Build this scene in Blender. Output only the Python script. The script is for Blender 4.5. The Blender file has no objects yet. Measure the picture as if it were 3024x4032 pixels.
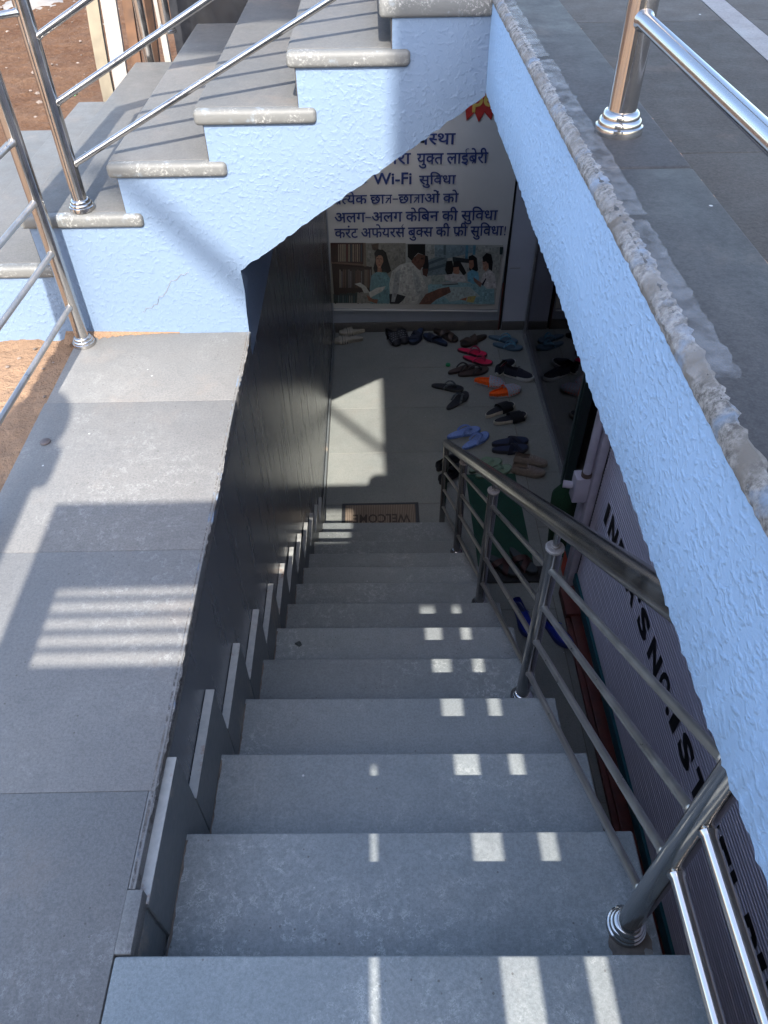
import bpy, bmesh, math, random
from mathutils import Vector, Matrix
random.seed(11)
SC = 0.85                       # every number below is in survey units of 0.85 m
C = bpy.context.scene.collection
S = bpy.context.scene
# ---------------------------------------------------------------- camera
cd = bpy.data.cameras.new('camera'); cam = bpy.data.objects.new('camera', cd); C.objects.link(cam)
R0 = Vector((0.999826652622315, -0.0152851558992563, -0.010631496375962599))
D0 = Vector((-0.018335541699960024, -0.709065537760011, -0.7049041573658616))
F0 = Vector((0.0032361422443555627, 0.7049768983237974, -0.7092228847218147))
M = Matrix.Identity(4)
for i in range(3):
    M[i][0] = R0[i]; M[i][1] = -D0[i]; M[i][2] = -F0[i]
M.translation = Vector((0, 0, 1.5 * SC))
cam.matrix_world = M
cd.sensor_fit = 'HORIZONTAL'; cd.sensor_width = 36.0; cd.lens = 2944.97 / 3024 * 36.0
cd.clip_start = 0.02; cd.clip_end = 400
S.camera = cam
# ---------------------------------------------------------------- sky, sun, exposure
ELEV = 42.5
w = bpy.data.worlds.new('World'); S.world = w; w.use_nodes = True
nt = w.node_tree; nt.nodes.clear()
sky = nt.nodes.new('ShaderNodeTexSky'); sky.sky_type = 'NISHITA'; sky.sun_disc = False
sky.sun_elevation = math.radians(ELEV); sky.sun_rotation = math.radians(180)
sky.air_density = 1.0; sky.dust_density = 2.0
bg = nt.nodes.new('ShaderNodeBackground'); bg.inputs[1].default_value = 0.15
wo = nt.nodes.new('ShaderNodeOutputWorld')
nt.links.new(sky.outputs[0], bg.inputs[0]); nt.links.new(bg.outputs[0], wo.inputs[0])
sd = bpy.data.lights.new('sun', 'SUN'); sun = bpy.data.objects.new('sun', sd); C.objects.link(sun)
sd.energy = 2.55; sd.angle = math.radians(0.4); sd.color = (1.0, 0.95, 0.87)
dv = Vector((-0.008, math.cos(math.radians(ELEV)), -math.sin(math.radians(ELEV))))
sun.rotation_euler = dv.to_track_quat('-Z', 'Y').to_euler()
sun.location = (0, -10, 12)
S.view_settings.view_transform = 'Standard'; S.view_settings.look = 'None'
S.view_settings.exposure = 2.2; S.view_settings.gamma = 1.0
S.render.engine = 'CYCLES'
S.cycles.max_bounces = 10; S.cycles.diffuse_bounces = 5; S.cycles.glossy_bounces = 5
S.cycles.transparent_max_bounces = 8
# ---------------------------------------------------------------- materials
def srgb(r, g, b):
    f = lambda c: (c / 255 / 12.92) if c / 255 <= 0.04045 else ((c / 255 + 0.055) / 1.055) ** 2.4
    return (f(r), f(g), f(b), 1)
class NT:
    def __init__(s, name):
        s.m = bpy.data.materials.new(name); s.m.use_nodes = True
        s.t = s.m.node_tree; s.t.nodes.clear()
        s.out = s.n('ShaderNodeOutputMaterial'); s.b = s.n('ShaderNodeBsdfPrincipled')
        s.l(s.b.outputs[0], s.out.inputs[0])
        s.tc = s.n('ShaderNodeTexCoord').outputs['Object']
    def n(s, t, **k):
        x = s.t.nodes.new(t)
        for a, v in k.items(): setattr(x, a, v)
        return x
    def l(s, a, b): s.t.links.new(a, b)
    def map(s, sc=(1, 1, 1), rot=(0, 0, 0), vec=None):
        x = s.n('ShaderNodeMapping'); x.inputs['Scale'].default_value = sc; x.inputs['Rotation'].default_value = rot
        s.l(vec or s.tc, x.inputs[0]); return x.outputs[0]
    def noise(s, scale, detail=4, rough=.55, vec=None, dist=0.0):
        x = s.n('ShaderNodeTexNoise'); x.inputs['Scale'].default_value = scale; x.inputs['Detail'].default_value = detail
        x.inputs['Roughness'].default_value = rough; x.inputs['Distortion'].default_value = dist
        s.l(vec or s.tc, x.inputs['Vector']); return x.outputs[0]
    def vor(s, scale, vec=None, feat='F1', rnd=1.0):
        x = s.n('ShaderNodeTexVoronoi', feature=feat); x.inputs['Scale'].default_value = scale
        x.inputs['Randomness'].default_value = rnd
        s.l(vec or s.tc, x.inputs['Vector']); return x.outputs[0]
    def ramp(s, fac, a, b, ca=0.0, cb=1.0):
        x = s.n('ShaderNodeMapRange'); x.inputs[1].default_value = a; x.inputs[2].default_value = b
        x.inputs[3].default_value = ca; x.inputs[4].default_value = cb; x.clamp = True
        s.l(fac, x.inputs[0]); return x.outputs[0]
    def math(s, op, a, b):
        x = s.n('ShaderNodeMath', operation=op)
        for i, v in enumerate((a, b)):
            if isinstance(v, (int, float)): x.inputs[i].default_value = v
            else: s.l(v, x.inputs[i])
        return x.outputs[0]
    def mix(s, fac, a, b, mode='MIX'):
        x = s.n('ShaderNodeMix', data_type='RGBA', blend_type=mode)
        if isinstance(fac, (int, float)): x.inputs[0].default_value = fac
        else: s.l(fac, x.inputs[0])
        for i, v in ((6, a), (7, b)):
            if isinstance(v, tuple): x.inputs[i].default_value = v if len(v) == 4 else v + (1,)
            else: s.l(v, x.inputs[i])
        return x.outputs[2]
    def bump(s, h, strength=.5, dist=.004, prev=None):
        x = s.n('ShaderNodeBump'); x.inputs['Strength'].default_value = strength; x.inputs['Distance'].default_value = dist
        s.l(h, x.inputs['Height'])
        if prev is not None: s.l(prev, x.inputs['Normal'])
        s.l(x.outputs[0], s.b.inputs['Normal']); return x.outputs[0]
    def set(s, **k):
        for a, v in k.items():
            i = s.b.inputs[a]
            if isinstance(v, (int, float, tuple)): i.default_value = v if not isinstance(v, tuple) or len(v) == 4 else v + (1,)
            else: s.l(v, i)
        return s.m
def simple(name, col, rough=.5, metal=0.0, var=.12, nscale=30, bump=0.0, **k):
    n = NT(name); f = n.noise(nscale, 4)
    lo = tuple(c * (1 - var) for c in col[:3]); hi = tuple(min(1, c * (1 + var)) for c in col[:3])
    n.set(**{'Base Color': n.mix(n.ramp(f, .3, .7), lo, hi), 'Roughness': n.ramp(f, .3, .7, max(0, rough - .06), min(1, rough + .08)), 'Metallic': metal})
    if bump: n.bump(f, bump, .003)
    n.set(**k)
    return n.m
def stone(name, base, tint, crust=0.0, rough=.52, dust=0.25, streak=True, spec=.22):
    n = NT(name)
    big = n.noise(2.2, 5, .6); mid = n.noise(14, 5, .65); fine = n.noise(170, 3, .7); grain = n.noise(420, 2, .6)
    c = n.mix(n.ramp(big, .32, .68), base, tint)
    c = n.mix(n.ramp(mid, .35, .75, 0, .5), c, tuple(v * 1.22 for v in base))
    c = n.mix(n.ramp(fine, .4, .62, 0, .5), c, tuple(v * 0.66 for v in base))
    c = n.mix(n.ramp(grain, .5, .7, 0, .32), c, tuple(min(1, v * 1.45) for v in tint))
    c = n.mix(n.ramp(n.noise(38, 4, .7), .52, .7, 0, .35), c, tuple(v * .7 for v in base))
    if streak:
        st = n.noise(5, 5, .7, n.map((26, 1.6, 5), (0, 0, .45)))
        c = n.mix(n.ramp(st, .6, .78, 0, .3), c, tuple(min(1, v * 1.5) for v in base))
    # dusty patches of brownish soil
    du = n.noise(3.7, 6, .7)
    c = n.mix(n.ramp(du, .56, .8, 0, dust), c, (.36, .27, .20))
    # tiny white paint flecks
    v1 = n.vor(17); gate = n.noise(6.5, 2)
    fl = n.math('MULTIPLY', n.ramp(v1, .035, .055, 1, 0), n.ramp(gate, .57, .6))
    c = n.mix(n.math('MULTIPLY', fl, .75), c, (.7, .7, .68))
    v2 = n.vor(60); g2 = n.noise(9, 3)
    c = n.mix(n.math('MULTIPLY', n.ramp(v2, .09, .14, .7, 0), n.ramp(g2, .56, .6)), c, (.10, .09, .08))
    c = n.mix(1.0, c, n.mix(n.ramp(n.noise(1.3, 5, .6), .3, .7), (.80, .80, .82), (1.0, 1.0, 1.0)), 'MULTIPLY')
    isl = n.n('ShaderNodeNewGeometry').outputs['Random Per Island']; oi = n.n('ShaderNodeObjectInfo').outputs['Random']
    tone = n.ramp(n.math('FRACT', n.math('ADD', isl, oi), 0), 0, 1, .88, 1.08)
    tn = n.n('ShaderNodeCombineColor')
    for q in range(3): n.l(tone, tn.inputs[q])
    c = n.mix(1.0, c, tn.outputs[0], 'MULTIPLY')
    if crust:
        r = n.noise(9, 8, .8, dist=.2); ridge = n.math('ABSOLUTE', n.math('SUBTRACT', r, .5), 0)
        g3 = n.noise(2.6, 3)
        cr = n.math('MULTIPLY', n.ramp(ridge, .0, .02, 1, 0), n.ramp(g3, .45, .6))
        cr = n.math('MULTIPLY', cr, n.ramp(n.noise(60, 3), .4, .6))
        c = n.mix(n.math('MULTIPLY', cr, crust), c, (.62, .63, .60))
    n.set(**{'Base Color': c, 'Roughness': n.ramp(mid, .3, .7, rough - .08, rough + .14), 'Specular IOR Level': spec})
    b = n.bump(fine, .25, .0012); n.bump(mid, .22, .004, b)
    return n.m
def plaster(name, col, scale=48, strength=.9, stretch=(1, 1, 1), lo=.5, hi=.62):
    n = NT(name); v = n.map(stretch)
    a = n.noise(scale, 2, .5, v, .25); bl = n.ramp(a, lo, hi)
    fine = n.noise(scale * 4.2, 3, .6, v); big = n.noise(1.8, 4)
    h = n.math('MULTIPLY', n.math('ADD', bl, n.math('MULTIPLY', fine, .4)), n.ramp(n.noise(5.5, 3), .3, .68, .35, 1))
    c = n.mix(n.ramp(big, .3, .7), tuple(v * .94 for v in col), tuple(min(1, v * 1.05) for v in col))
    dirt = n.noise(7, 6, .7)
    c = n.mix(n.ramp(dirt, .66, .8, 0, .35), c, (.30, .27, .23))
    c = n.mix(n.ramp(n.noise(30, 5, .7), .62, .75, 0, .25), c, tuple(v * .7 for v in col))
    n.set(**{'Base Color': c, 'Roughness': .55, 'Specular IOR Level': .3})
    n.bump(h, strength, .0042)
    return n.m
def steel(name, rough=.16, col=(.60, .58, .55), dust=.35):
    n = NT(name); f = n.noise(14, 6, .7); g = n.noise(160, 2)
    d = n.math('MULTIPLY', n.ramp(f, .3, .8), dust)
    n.set(**{'Base Color': n.mix(d, col, (.34, .30, .26)), 'Metallic': n.ramp(d, 0, 1, 1, .35),
             'Roughness': n.math('ADD', n.ramp(d, 0, 1, rough, .5), n.ramp(g, .3, .7, -.03, .04))})
    return n.m
def emitless(name, col, rough=.6): return simple(name, col, rough, var=.06)
M_ = {}
M_['kota'] = stone('kota_stone', (.116, .117, .112), (.142, .134, .124), crust=0, dust=.3)
M_['kota_land'] = stone('kota_stone_landing', (.188, .188, .182), (.218, .208, .192), crust=.25, dust=.28)
M_['kota_step'] = stone('kota_stone_steps', (.235, .257, .257), (.27, .28, .275), crust=.5, dust=.12)
M_['kota_floor'] = stone('kota_stone_floor', (.228, .245, .230), (.27, .268, .245), crust=.1, dust=.15)
M_['granite'] = stone('platform_tile', (.072, .067, .061), (.095, .084, .074), dust=.35, spec=.06, rough=.62)
M_['coping'] = stone('coping_stone', (.062, .062, .064), (.08, .077, .074), dust=.25, spec=.10, rough=.6)
M_['pale_tile'] = stone('pale_tile', (.20, .185, .18), (.23, .21, .20), dust=.4)
M_['blue'] = plaster('blue_textured_paint', (.142, .198, .283), 74, .42, (1, 1, 1), .5, .72)  # side wall blue, toned down in colour against the direct sun
M_['blue_fine'] = plaster('blue_paint_shade_lifted', (.27, .405, .59), 112, .5, (1, .8, 1), .48, .7)  # finer coat of the wall's blue, colour lifted because the fascia stands in shade
M_['steel'] = steel('stainless_steel', .10, (.47, .455, .44), .16)
M_['steel_mid'] = steel('handled_stainless_steel', .16, (.36, .35, .34), .22)
M_['steel_dusty'] = steel('dusty_stainless_steel', .26, (.40, .385, .365), .7)
# rough cement crust of an edge, with flakes of blue and white paint
n = NT('edge_crust'); a = n.noise(95, 6, .8); b = n.noise(11, 4); g = n.noise(16, 5)
c = n.mix(n.ramp(a, .42, .6), (.10, .095, .09), (.27, .262, .25))
c = n.mix(n.ramp(b, .5, .62), c, (.15, .138, .125)); c = n.mix(n.ramp(g, .56, .66), c, (.17, .22, .29))
n.set(**{'Base Color': c, 'Roughness': .92, 'Specular IOR Level': .08}); n.bump(a, .8, .0018); M_['crust'] = n.m
n = NT('whitewashed_edge'); a = n.noise(130, 5, .75); b = n.noise(22, 4); g = n.noise(12, 4, .6)
c = n.mix(n.math('MULTIPLY', n.ramp(a, .52, .64), n.ramp(g, .45, .66)), (.118, .119, .114), (.42, .415, .395)); c = n.mix(n.ramp(b, .6, .7, 0, .6), c, (.24, .29, .34))
n.set(**{'Base Color': c, 'Roughness': .6}); n.bump(a, .35, .002); M_['nosing'] = n.m
# glossy dark enamel of the stairwell wall
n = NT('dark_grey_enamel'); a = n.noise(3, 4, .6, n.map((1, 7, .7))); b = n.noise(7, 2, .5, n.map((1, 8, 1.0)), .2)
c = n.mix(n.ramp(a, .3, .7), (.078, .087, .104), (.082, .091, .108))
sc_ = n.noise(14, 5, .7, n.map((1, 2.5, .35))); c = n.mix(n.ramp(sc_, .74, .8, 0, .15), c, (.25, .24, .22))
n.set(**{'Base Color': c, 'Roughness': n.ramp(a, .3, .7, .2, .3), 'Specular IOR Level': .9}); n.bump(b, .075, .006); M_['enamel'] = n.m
n = NT('worn_skirting_tile'); a = n.noise(6, 6, .7, n.map((1, 1, .4))); b = n.noise(60, 3)
c = n.mix(n.ramp(b, .3, .7), (.105, .12, .125), (.135, .145, .15)); c = n.mix(n.ramp(a, .57, .66, 0, .8), c, (.33, .27, .21))
n.set(**{'Base Color': c, 'Roughness': .4}); n.bump(b, .3, .002); M_['skirt'] = n.m
n = NT('cut_tile_edge'); a = n.noise(11, 6, .7, n.map((1, 1, 1))); b = n.noise(70, 3)
c = n.mix(n.ramp(b, .3, .7), (.33, .34, .33), (.42, .42, .40)); c = n.mix(n.ramp(a, .57, .66, 0, .8), c, (.24, .14, .09))
n.set(**{'Base Color': c, 'Roughness': .7}); M_['skirt_edge'] = n.m
# earth
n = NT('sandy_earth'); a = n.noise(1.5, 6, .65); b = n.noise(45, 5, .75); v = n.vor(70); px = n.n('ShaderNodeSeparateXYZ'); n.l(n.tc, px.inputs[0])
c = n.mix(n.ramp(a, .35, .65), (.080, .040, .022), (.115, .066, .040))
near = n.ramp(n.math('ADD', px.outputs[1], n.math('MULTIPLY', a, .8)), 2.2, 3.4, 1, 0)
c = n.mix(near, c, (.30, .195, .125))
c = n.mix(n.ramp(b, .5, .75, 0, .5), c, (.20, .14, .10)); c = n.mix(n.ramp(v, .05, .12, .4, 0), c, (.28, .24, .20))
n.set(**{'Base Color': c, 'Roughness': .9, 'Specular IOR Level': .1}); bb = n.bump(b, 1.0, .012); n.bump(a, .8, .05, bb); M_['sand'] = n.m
M_['pebble'] = simple('pebble', (.15, .12, .10), .85, var=.5, nscale=9)
M_['grout'] = simple('grout', (.15, .135, .115), .9)
M_['corner_dirt'] = simple('corner_dirt', (.13, .105, .085), .95, var=.4, nscale=40)
M_['rust_soil'] = simple('soil_line', (.30, .17, .10), .95, var=.4, nscale=25)
M_['dark'] = simple('dark_cement', (.05, .055, .06), .7)
M_['wallpaint'] = simple('pale_blue_enamel', (.30, .35, .43), .35, var=.08, nscale=4)
M_['panel'] = simple('pale_lilac_panel', (.42, .46, .55), .4, var=.05, nscale=3)
M_['frame'] = simple('aluminium_frame', (.30, .31, .33), .35, .6)
M_['darkframe'] = simple('dark_green_frame', (.03, .055, .06), .4)
M_['lilac_steel'] = simple('lilac_painted_steel', (.50, .48, .58), .45, var=.1, nscale=12)
M_['blackpaint'] = simple('black_paint', (.012, .012, .015), .45)
M_['redpaint'] = simple('oxide_red_paint', (.10, .022, .017), .55, var=.3, nscale=12)
M_['tealpaint'] = simple('teal_paint', (.012, .10, .13), .5)
M_['room'] = simple('dim_shop_interior', (.035, .03, .04), .8)
M_['curtain'] = simple('magenta_curtain', (.22, .01, .09), .9)
M_['turf'] = simple('green_turf', (.008, .045, .02), .95, var=.5, nscale=160, bump=1.0)
M_['mat'] = simple('green_mat', (.009, .055, .034), .8, var=.25, nscale=50)
M_['matblack'] = simple('black_rubber', (.03, .03, .031), .6)
n = NT('coir_pile'); wv = n.n('ShaderNodeTexWave'); wv.inputs['Scale'].default_value = 26; wv.inputs['Distortion'].default_value = .3; n.l(n.tc, wv.inputs['Vector'])
n.set(**{'Base Color': n.mix(wv.outputs['Fac'], (.15, .115, .085), (.29, .225, .17)), 'Roughness': .9}); n.bump(wv.outputs['Fac'], .8, .004); M_['coir'] = n.m
# shutter: lilac grey with faint dirt lines
n = NT('shutter_paint'); a = n.noise(3, 4, .6, n.map((1, .5, 12))); b = n.noise(50, 3)
n.set(**{'Base Color': n.mix(n.ramp(a, .3, .7), (.54, .51, .60), (.62, .59, .68)), 'Roughness': .42, 'Metallic': .2}); n.bump(b, .1, .002); M_['shutter'] = n.m
# tinted glass: reflects, lets a little through
n = NT('tinted_glass'); tr = n.n('ShaderNodeBsdfTransparent'); tr.inputs[0].default_value = (.30, .27, .32, 1)
gl = n.n('ShaderNodeBsdfGlossy'); gl.inputs['Roughness'].default_value = .02; gl.inputs[0].default_value = (.9, .88, .92, 1)
fr = n.n('ShaderNodeFresnel'); fr.inputs[0].default_value = 1.75; mx = n.n('ShaderNodeMixShader')
n.l(fr.outputs[0], mx.inputs[0]); n.l(tr.outputs[0], mx.inputs[1]); n.l(gl.outputs[0], mx.inputs[2]); n.l(mx.outputs[0], n.out.inputs[0]); M_['glass'] = n.m
n = NT('clear_tape_film'); a = n.noise(40, 4, n.map((1, .3, 1)) and .6); tr = n.n('ShaderNodeBsdfTransparent'); mx = n.n('ShaderNodeMixShader')
n.set(**{'Base Color': (.72, .74, .78), 'Roughness': .18}); n.bump(a, .5, .003)
n.l(n.ramp(a, .35, .7, .02, .16), mx.inputs[0]); n.l(tr.outputs[0], mx.inputs[1]); n.l(n.b.outputs[0], mx.inputs[2]); n.l(mx.outputs[0], n.out.inputs[0]); M_['tape'] = n.m
M_['brown_tape'] = simple('brown_tape', (.15, .065, .045), .3, var=.35, nscale=14)
M_['vinyl'] = simple('white_vinyl', (.60, .615, .61), .4, var=.05, nscale=3)
M_['ink'] = simple('blue_ink', (.03, .055, .20), .5, var=.05)
M_['redink'] = simple('red_ink', (.42, .035, .03), .5, var=.05)
M_['yellowink'] = simple('yellow_ink', (.60, .42, .10), .5, var=.05)
M_['wood'] = simple('old_brown_wood', (.10, .05, .026), .8, var=.4, nscale=12, bump=.6)
M_['whitewood'] = simple('chipped_white_board', (.24, .225, .20), .7, var=.3, nscale=8, bump=.3)
M_['creamwood'] = simple('peeling_cream_board', (.16, .135, .095), .75, var=.35, nscale=7, bump=.5)
M_['concrete'] = simple('pale_concrete', (.17, .16, .15), .85, var=.2, nscale=8, bump=.4)
M_['soffit'] = simple('pale_soffit_paint', (.55, .57, .58), .8, var=.08, nscale=5)
M_['caster_brown'] = simple('brown_caster_coat', (.34, .25, .18), .8, var=.1, nscale=4)  # brown of the added shade casters, chosen for the steel to reflect
COLS = {}
def colmat(rgb, rough=.55, bump=0.0):
    k = (rgb, rough, bump)
    if k not in COLS: COLS[k] = simple('dye_%d' % len(COLS), srgb(*rgb)[:3], rough, var=.15, nscale=60, bump=bump)
    return COLS[k]
# ---------------------------------------------------------------- mesh helpers (survey units in, metres out)
class MB:
    def __init__(s): s.v = []; s.f = []; s.m = []
    def add(s, vs, fs, mi=0):
        o = len(s.v); s.v += [tuple(v) for v in vs]; s.f += [tuple(i + o for i in f) for f in fs]; s.m += [mi] * len(fs); return s
    def box(s, x0, x1, y0, y1, z0, z1, mi=0):
        vs = [(x, y, z) for z in (z0, z1) for y in (y0, y1) for x in (x0, x1)]
        return s.add(vs, [(0, 2, 3, 1), (4, 5, 7, 6), (0, 1, 5, 4), (2, 6, 7, 3), (0, 4, 6, 2), (1, 3, 7, 5)], mi)
    def prism(s, pts, ax, a, b, mi=0):
        # polygon pts in the plane normal to axis ax ('x': (y,z); 'y': (x,z); 'z': (x,y)), swept from a to b
        def P(p, t): return {'x': (t, p[0], p[1]), 'y': (p[0], t, p[1]), 'z': (p[0], p[1], t)}[ax]
        n = len(pts); vs = [P(p, a) for p in pts] + [P(p, b) for p in pts]
        fs = [tuple(range(n)), tuple(range(2 * n - 1, n - 1, -1))] + [(i, (i + 1) % n, n + (i + 1) % n, n + i) for i in range(n)]
        return s.add(vs, fs, mi)
    def tube(s, path, r, seg=16, cap=True, sx=1.0, mi=0):
        path = [Vector(p) for p in path]; rings = []
        for i, p in enumerate(path):
            d = (path[min(i + 1, len(path) - 1)] - path[max(i - 1, 0)]).normalized()
            up = Vector((0, 0, 1)) if abs(d.z) < .9 else Vector((0, 1, 0))
            a = d.cross(up).normalized(); b = d.cross(a).normalized()
            rr = r[i] if isinstance(r, (list, tuple)) else r
            rings.append([p + a * math.cos(t) * rr * sx + b * math.sin(t) * rr for t in [2 * math.pi * k / seg for k in range(seg)]])
        vs = [v for ring in rings for v in ring]; fs = []
        for i in range(len(path) - 1):
            for k in range(seg):
                k2 = (k + 1) % seg; fs.append((i * seg + k, i * seg + k2, (i + 1) * seg + k2, (i + 1) * seg + k))
        if cap: fs += [tuple(range(seg - 1, -1, -1)), tuple((len(path) - 1) * seg + k for k in range(seg))]
        return s.add(vs, fs, mi)
    def lathe(s, prof, c, seg=28, mi=0):
        vs = []; fs = []; n = len(prof)
        for k in range(seg):
            t = 2 * math.pi * k / seg
            vs += [(c[0] + r * math.cos(t), c[1] + r * math.sin(t), c[2] + z) for r, z in prof]
        for k in range(seg):
            k2 = (k + 1) % seg
            for i in range(n - 1): fs.append((k * n + i, k2 * n + i, k2 * n + i + 1, k * n + i + 1))
        fs.append(tuple(k * n + n - 1 for k in range(seg)))
        return s.add(vs, fs, mi)
    def poly(s, pts, mi=0): return s.add(pts, [tuple(range(len(pts)))], mi)
    def build(s, name, mats, parent=None, smooth=True, bevel=0.0, bseg=2, label=None, cat=None, kind=None, group=None, loc=None, weld=False):
        me = bpy.data.meshes.new(name); off = Vector(parent['at']) if (parent is not None and 'at' in parent) else Vector((0, 0, 0))
        if loc is not None and parent is None: off = Vector(loc)
        me.from_pydata([tuple((Vector(v) - off) * SC) for v in s.v], [], s.f)
        for m in (mats if isinstance(mats, list) else [mats]): me.materials.append(M_[m] if isinstance(m, str) else m)
        for p, i in zip(me.polygons, s.m): p.material_index = i
        bm = bmesh.new(); bm.from_mesh(me)
        if weld: bmesh.ops.remove_doubles(bm, verts=bm.verts, dist=1e-5)
        bmesh.ops.recalc_face_normals(bm, faces=bm.faces)
        if bevel:
            es = [e for e in bm.edges if len(e.link_faces) == 2 and e.calc_face_angle(0) > .5]
            bmesh.ops.bevel(bm, geom=es, offset=bevel * SC, offset_type='OFFSET', segments=bseg, profile=.5, affect='EDGES', clamp_overlap=True)
        bm.to_mesh(me); bm.free()
        if smooth:
            me.polygons.foreach_set('use_smooth', [True] * len(me.polygons))
            me.set_sharp_from_angle(angle=math.radians(38))
        o = bpy.data.objects.new(name, me); C.objects.link(o)
        if parent is not None: o.parent = parent
        else: o.location = off * SC
        tag(o, label, cat, kind, group); return o
def tag(o, label=None, cat=None, kind=None, group=None):
    for k, v in (('label', label), ('category', cat), ('kind', kind), ('group', group)):
        if v: o[k] = v
def thing(name, label, cat, at=(0, 0, 0), rz=0.0, group=None):
    o = bpy.data.objects.new(name, None); C.objects.link(o); o.empty_display_size = .1
    o.location = Vector(at) * SC; o.rotation_euler = (0, 0, rz)
    if not rz: o['at'] = at
    tag(o, label, cat, None, group); return o
def jit(a): return random.uniform(-a, a)
# ---------------------------------------------------------------- survey of the place
T, R, Y0 = .3058, .224, .379           # tread depth, riser, first nosing
ZF = -13 * R                            # basement floor
XL, XR, XW = -.4625, .558, -.483        # stair left end, right end, wall face
YS, YE = 2.454, 4.225                   # near and far face of the entrance stairs
YB = 7.18
# ---------------------------------------------------------------- ground and floors
def ground():
    m = MB(); g = MB(); random.seed(5)
    def patch(x0, x1, y0, y1, nx, ny, amp):
        vs = []; fs = []
        for j in range(ny + 1):
            for i in range(nx + 1):
                x = x0 + (x1 - x0) * i / nx; y = y0 + (y1 - y0) * j / ny
                e = 0 if (i in (0, nx) or j in (0, ny)) else amp
                vs.append((x, y, -.022 + jit(e)))
        for j in range(ny):
            for i in range(nx): a = j * (nx + 1) + i; fs.append((a, a + 1, a + nx + 2, a + nx + 1))
        m.add(vs, fs)
    patch(-1.9, -1.0, .6, 2.5, 36, 70, .008); patch(-4.5, -1.9, 2.5, 9.0, 70, 150, .012); patch(-1.9, -1.0, 2.5, 4.2, 6, 6, .0)
    patch(-1.9, -.5, 4.2, 9.0, 30, 90, .012); patch(-4.5, -1.9, .6, 2.5, 30, 24, .008)
    for a in ((-70, -4.5, -70, 90), (-4.5, -1.0, -70, .6), (-4.5, 70, 9.0, 90), (-.5, 70, 7.3, 9.0), (-1.0, 70, -70, -4.0), (4.2, 70, -4.0, 7.3)):
        for i in range(8):
            for j in range(8):
                xa, xb = (a[0] + (a[1] - a[0]) * q / 8 for q in (i, i + 1)); ya, yb = (a[2] + (a[3] - a[2]) * q / 8 for q in (j, j + 1))
                g.poly([(xa, ya, -.022), (xb, ya, -.022), (xb, yb, -.022), (xa, yb, -.022)])
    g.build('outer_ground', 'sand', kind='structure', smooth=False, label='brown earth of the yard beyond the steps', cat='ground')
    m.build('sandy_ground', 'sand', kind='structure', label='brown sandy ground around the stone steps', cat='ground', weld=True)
    p = MB()
    for k in range(420):
        if k < 90: x, y = random.uniform(-1.9, -1.14), random.uniform(.9, 2.4)
        else: x, y = random.uniform(-4.2, -1.95), random.uniform(3.0, 8.5)
        r = random.choice((.004, .006, .008, .011, .018)) * random.uniform(.7, 1.3); vs = []; 
        for (a, b, c) in ((1, 0, 0), (-1, 0, 0), (0, 1, 0), (0, -1, 0), (0, 0, 1), (0, 0, -1), (.7, .7, .4), (-.7, -.6, .5)):
            vs.append((x + a * r * random.uniform(.7, 1.3), y + b * r * random.uniform(.7, 1.3), -.018 + c * r * .7))
        p.add(vs, [(0, 6, 4), (6, 2, 4), (2, 1, 4), (1, 7, 4), (7, 3, 4), (3, 0, 4), (0, 2, 6), (1, 3, 7), (0, 3, 5), (3, 1, 5), (1, 2, 5), (2, 0, 5)])
    p.build('pebbles', 'pebble', smooth=False, kind='stuff', label='small pale pebbles strewn over the sandy ground', cat='gravel')
ground()
# landing: large kota slabs with thin joints over a bed
m = MB(); m2 = MB()
ys = [-3.0, -1.9, -1.0, -.35, .275, .69, 1.362, 2.032, YS - .002]
for a, b in zip(ys[:-1], ys[1:]):
    x0 = -1.112 - .02 * (2.4 - b) / 2; xr = XW + .004
    if a < -.3: xr = -.4945
    if b == .275: xr = -.4945
    if b == .69: m.box(x0, -.4932, a + .0003, b - .0003, -.05, 0); continue
    m.box(x0, xr, a + .0003, b - .0003, -.05, 0)
m.box(-.4928, -.463, .389, .497, -.045, .002)               # narrow edge piece where the wall begins
m.box(-.4928, XW + .004, .499, .69, -.05, -.001)
o = m.build('stone_landing', 'kota_land', kind='structure', bevel=.0014, label='grey stone landing beside the stairwell', cat='landing')
m = MB(); m.box(-1.10, -.4985, -3.0, YS - .004, -.6, -.004); m.build('landing_bed', 'grout', kind='structure', smooth=False, label='cement bed under the stone landing', cat='landing')
# basement floor with tile joints
m = MB()
for a, b in ((-3.0, 0), (0, 2.2), (2.2, 3.35), (3.35, 4.48), (4.48, 5.14), (5.14, 5.8), (5.8, 6.47), (6.47, YB)):
    m.box(-.6, 1.262, a + .002, b - .002, ZF - .05, ZF)
    m.box(1.268, 3.6, a + .002 - .3, b - .002 - .3 if b < YB else b, ZF - .05, ZF)
m.build('basement_floor', 'kota_floor', kind='structure', bevel=.0015, bseg=1, label='grey stone floor of the basement passage', cat='floor')
m = MB(); m.box(-.6, 3.6, -3, YB + .1, ZF - .2, ZF - .003); m.build('floor_bed', 'grout', kind='structure', smooth=False, label='cement bed under the basement floor', cat='floor')
# ---------------------------------------------------------------- stairwell walls
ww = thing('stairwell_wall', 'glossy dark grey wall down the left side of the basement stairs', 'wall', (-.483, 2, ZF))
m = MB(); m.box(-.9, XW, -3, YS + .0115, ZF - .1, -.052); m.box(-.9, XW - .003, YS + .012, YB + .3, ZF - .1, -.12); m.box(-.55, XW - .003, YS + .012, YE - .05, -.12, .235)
m.build('wall_face', 'enamel', ww, smooth=False)
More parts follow.
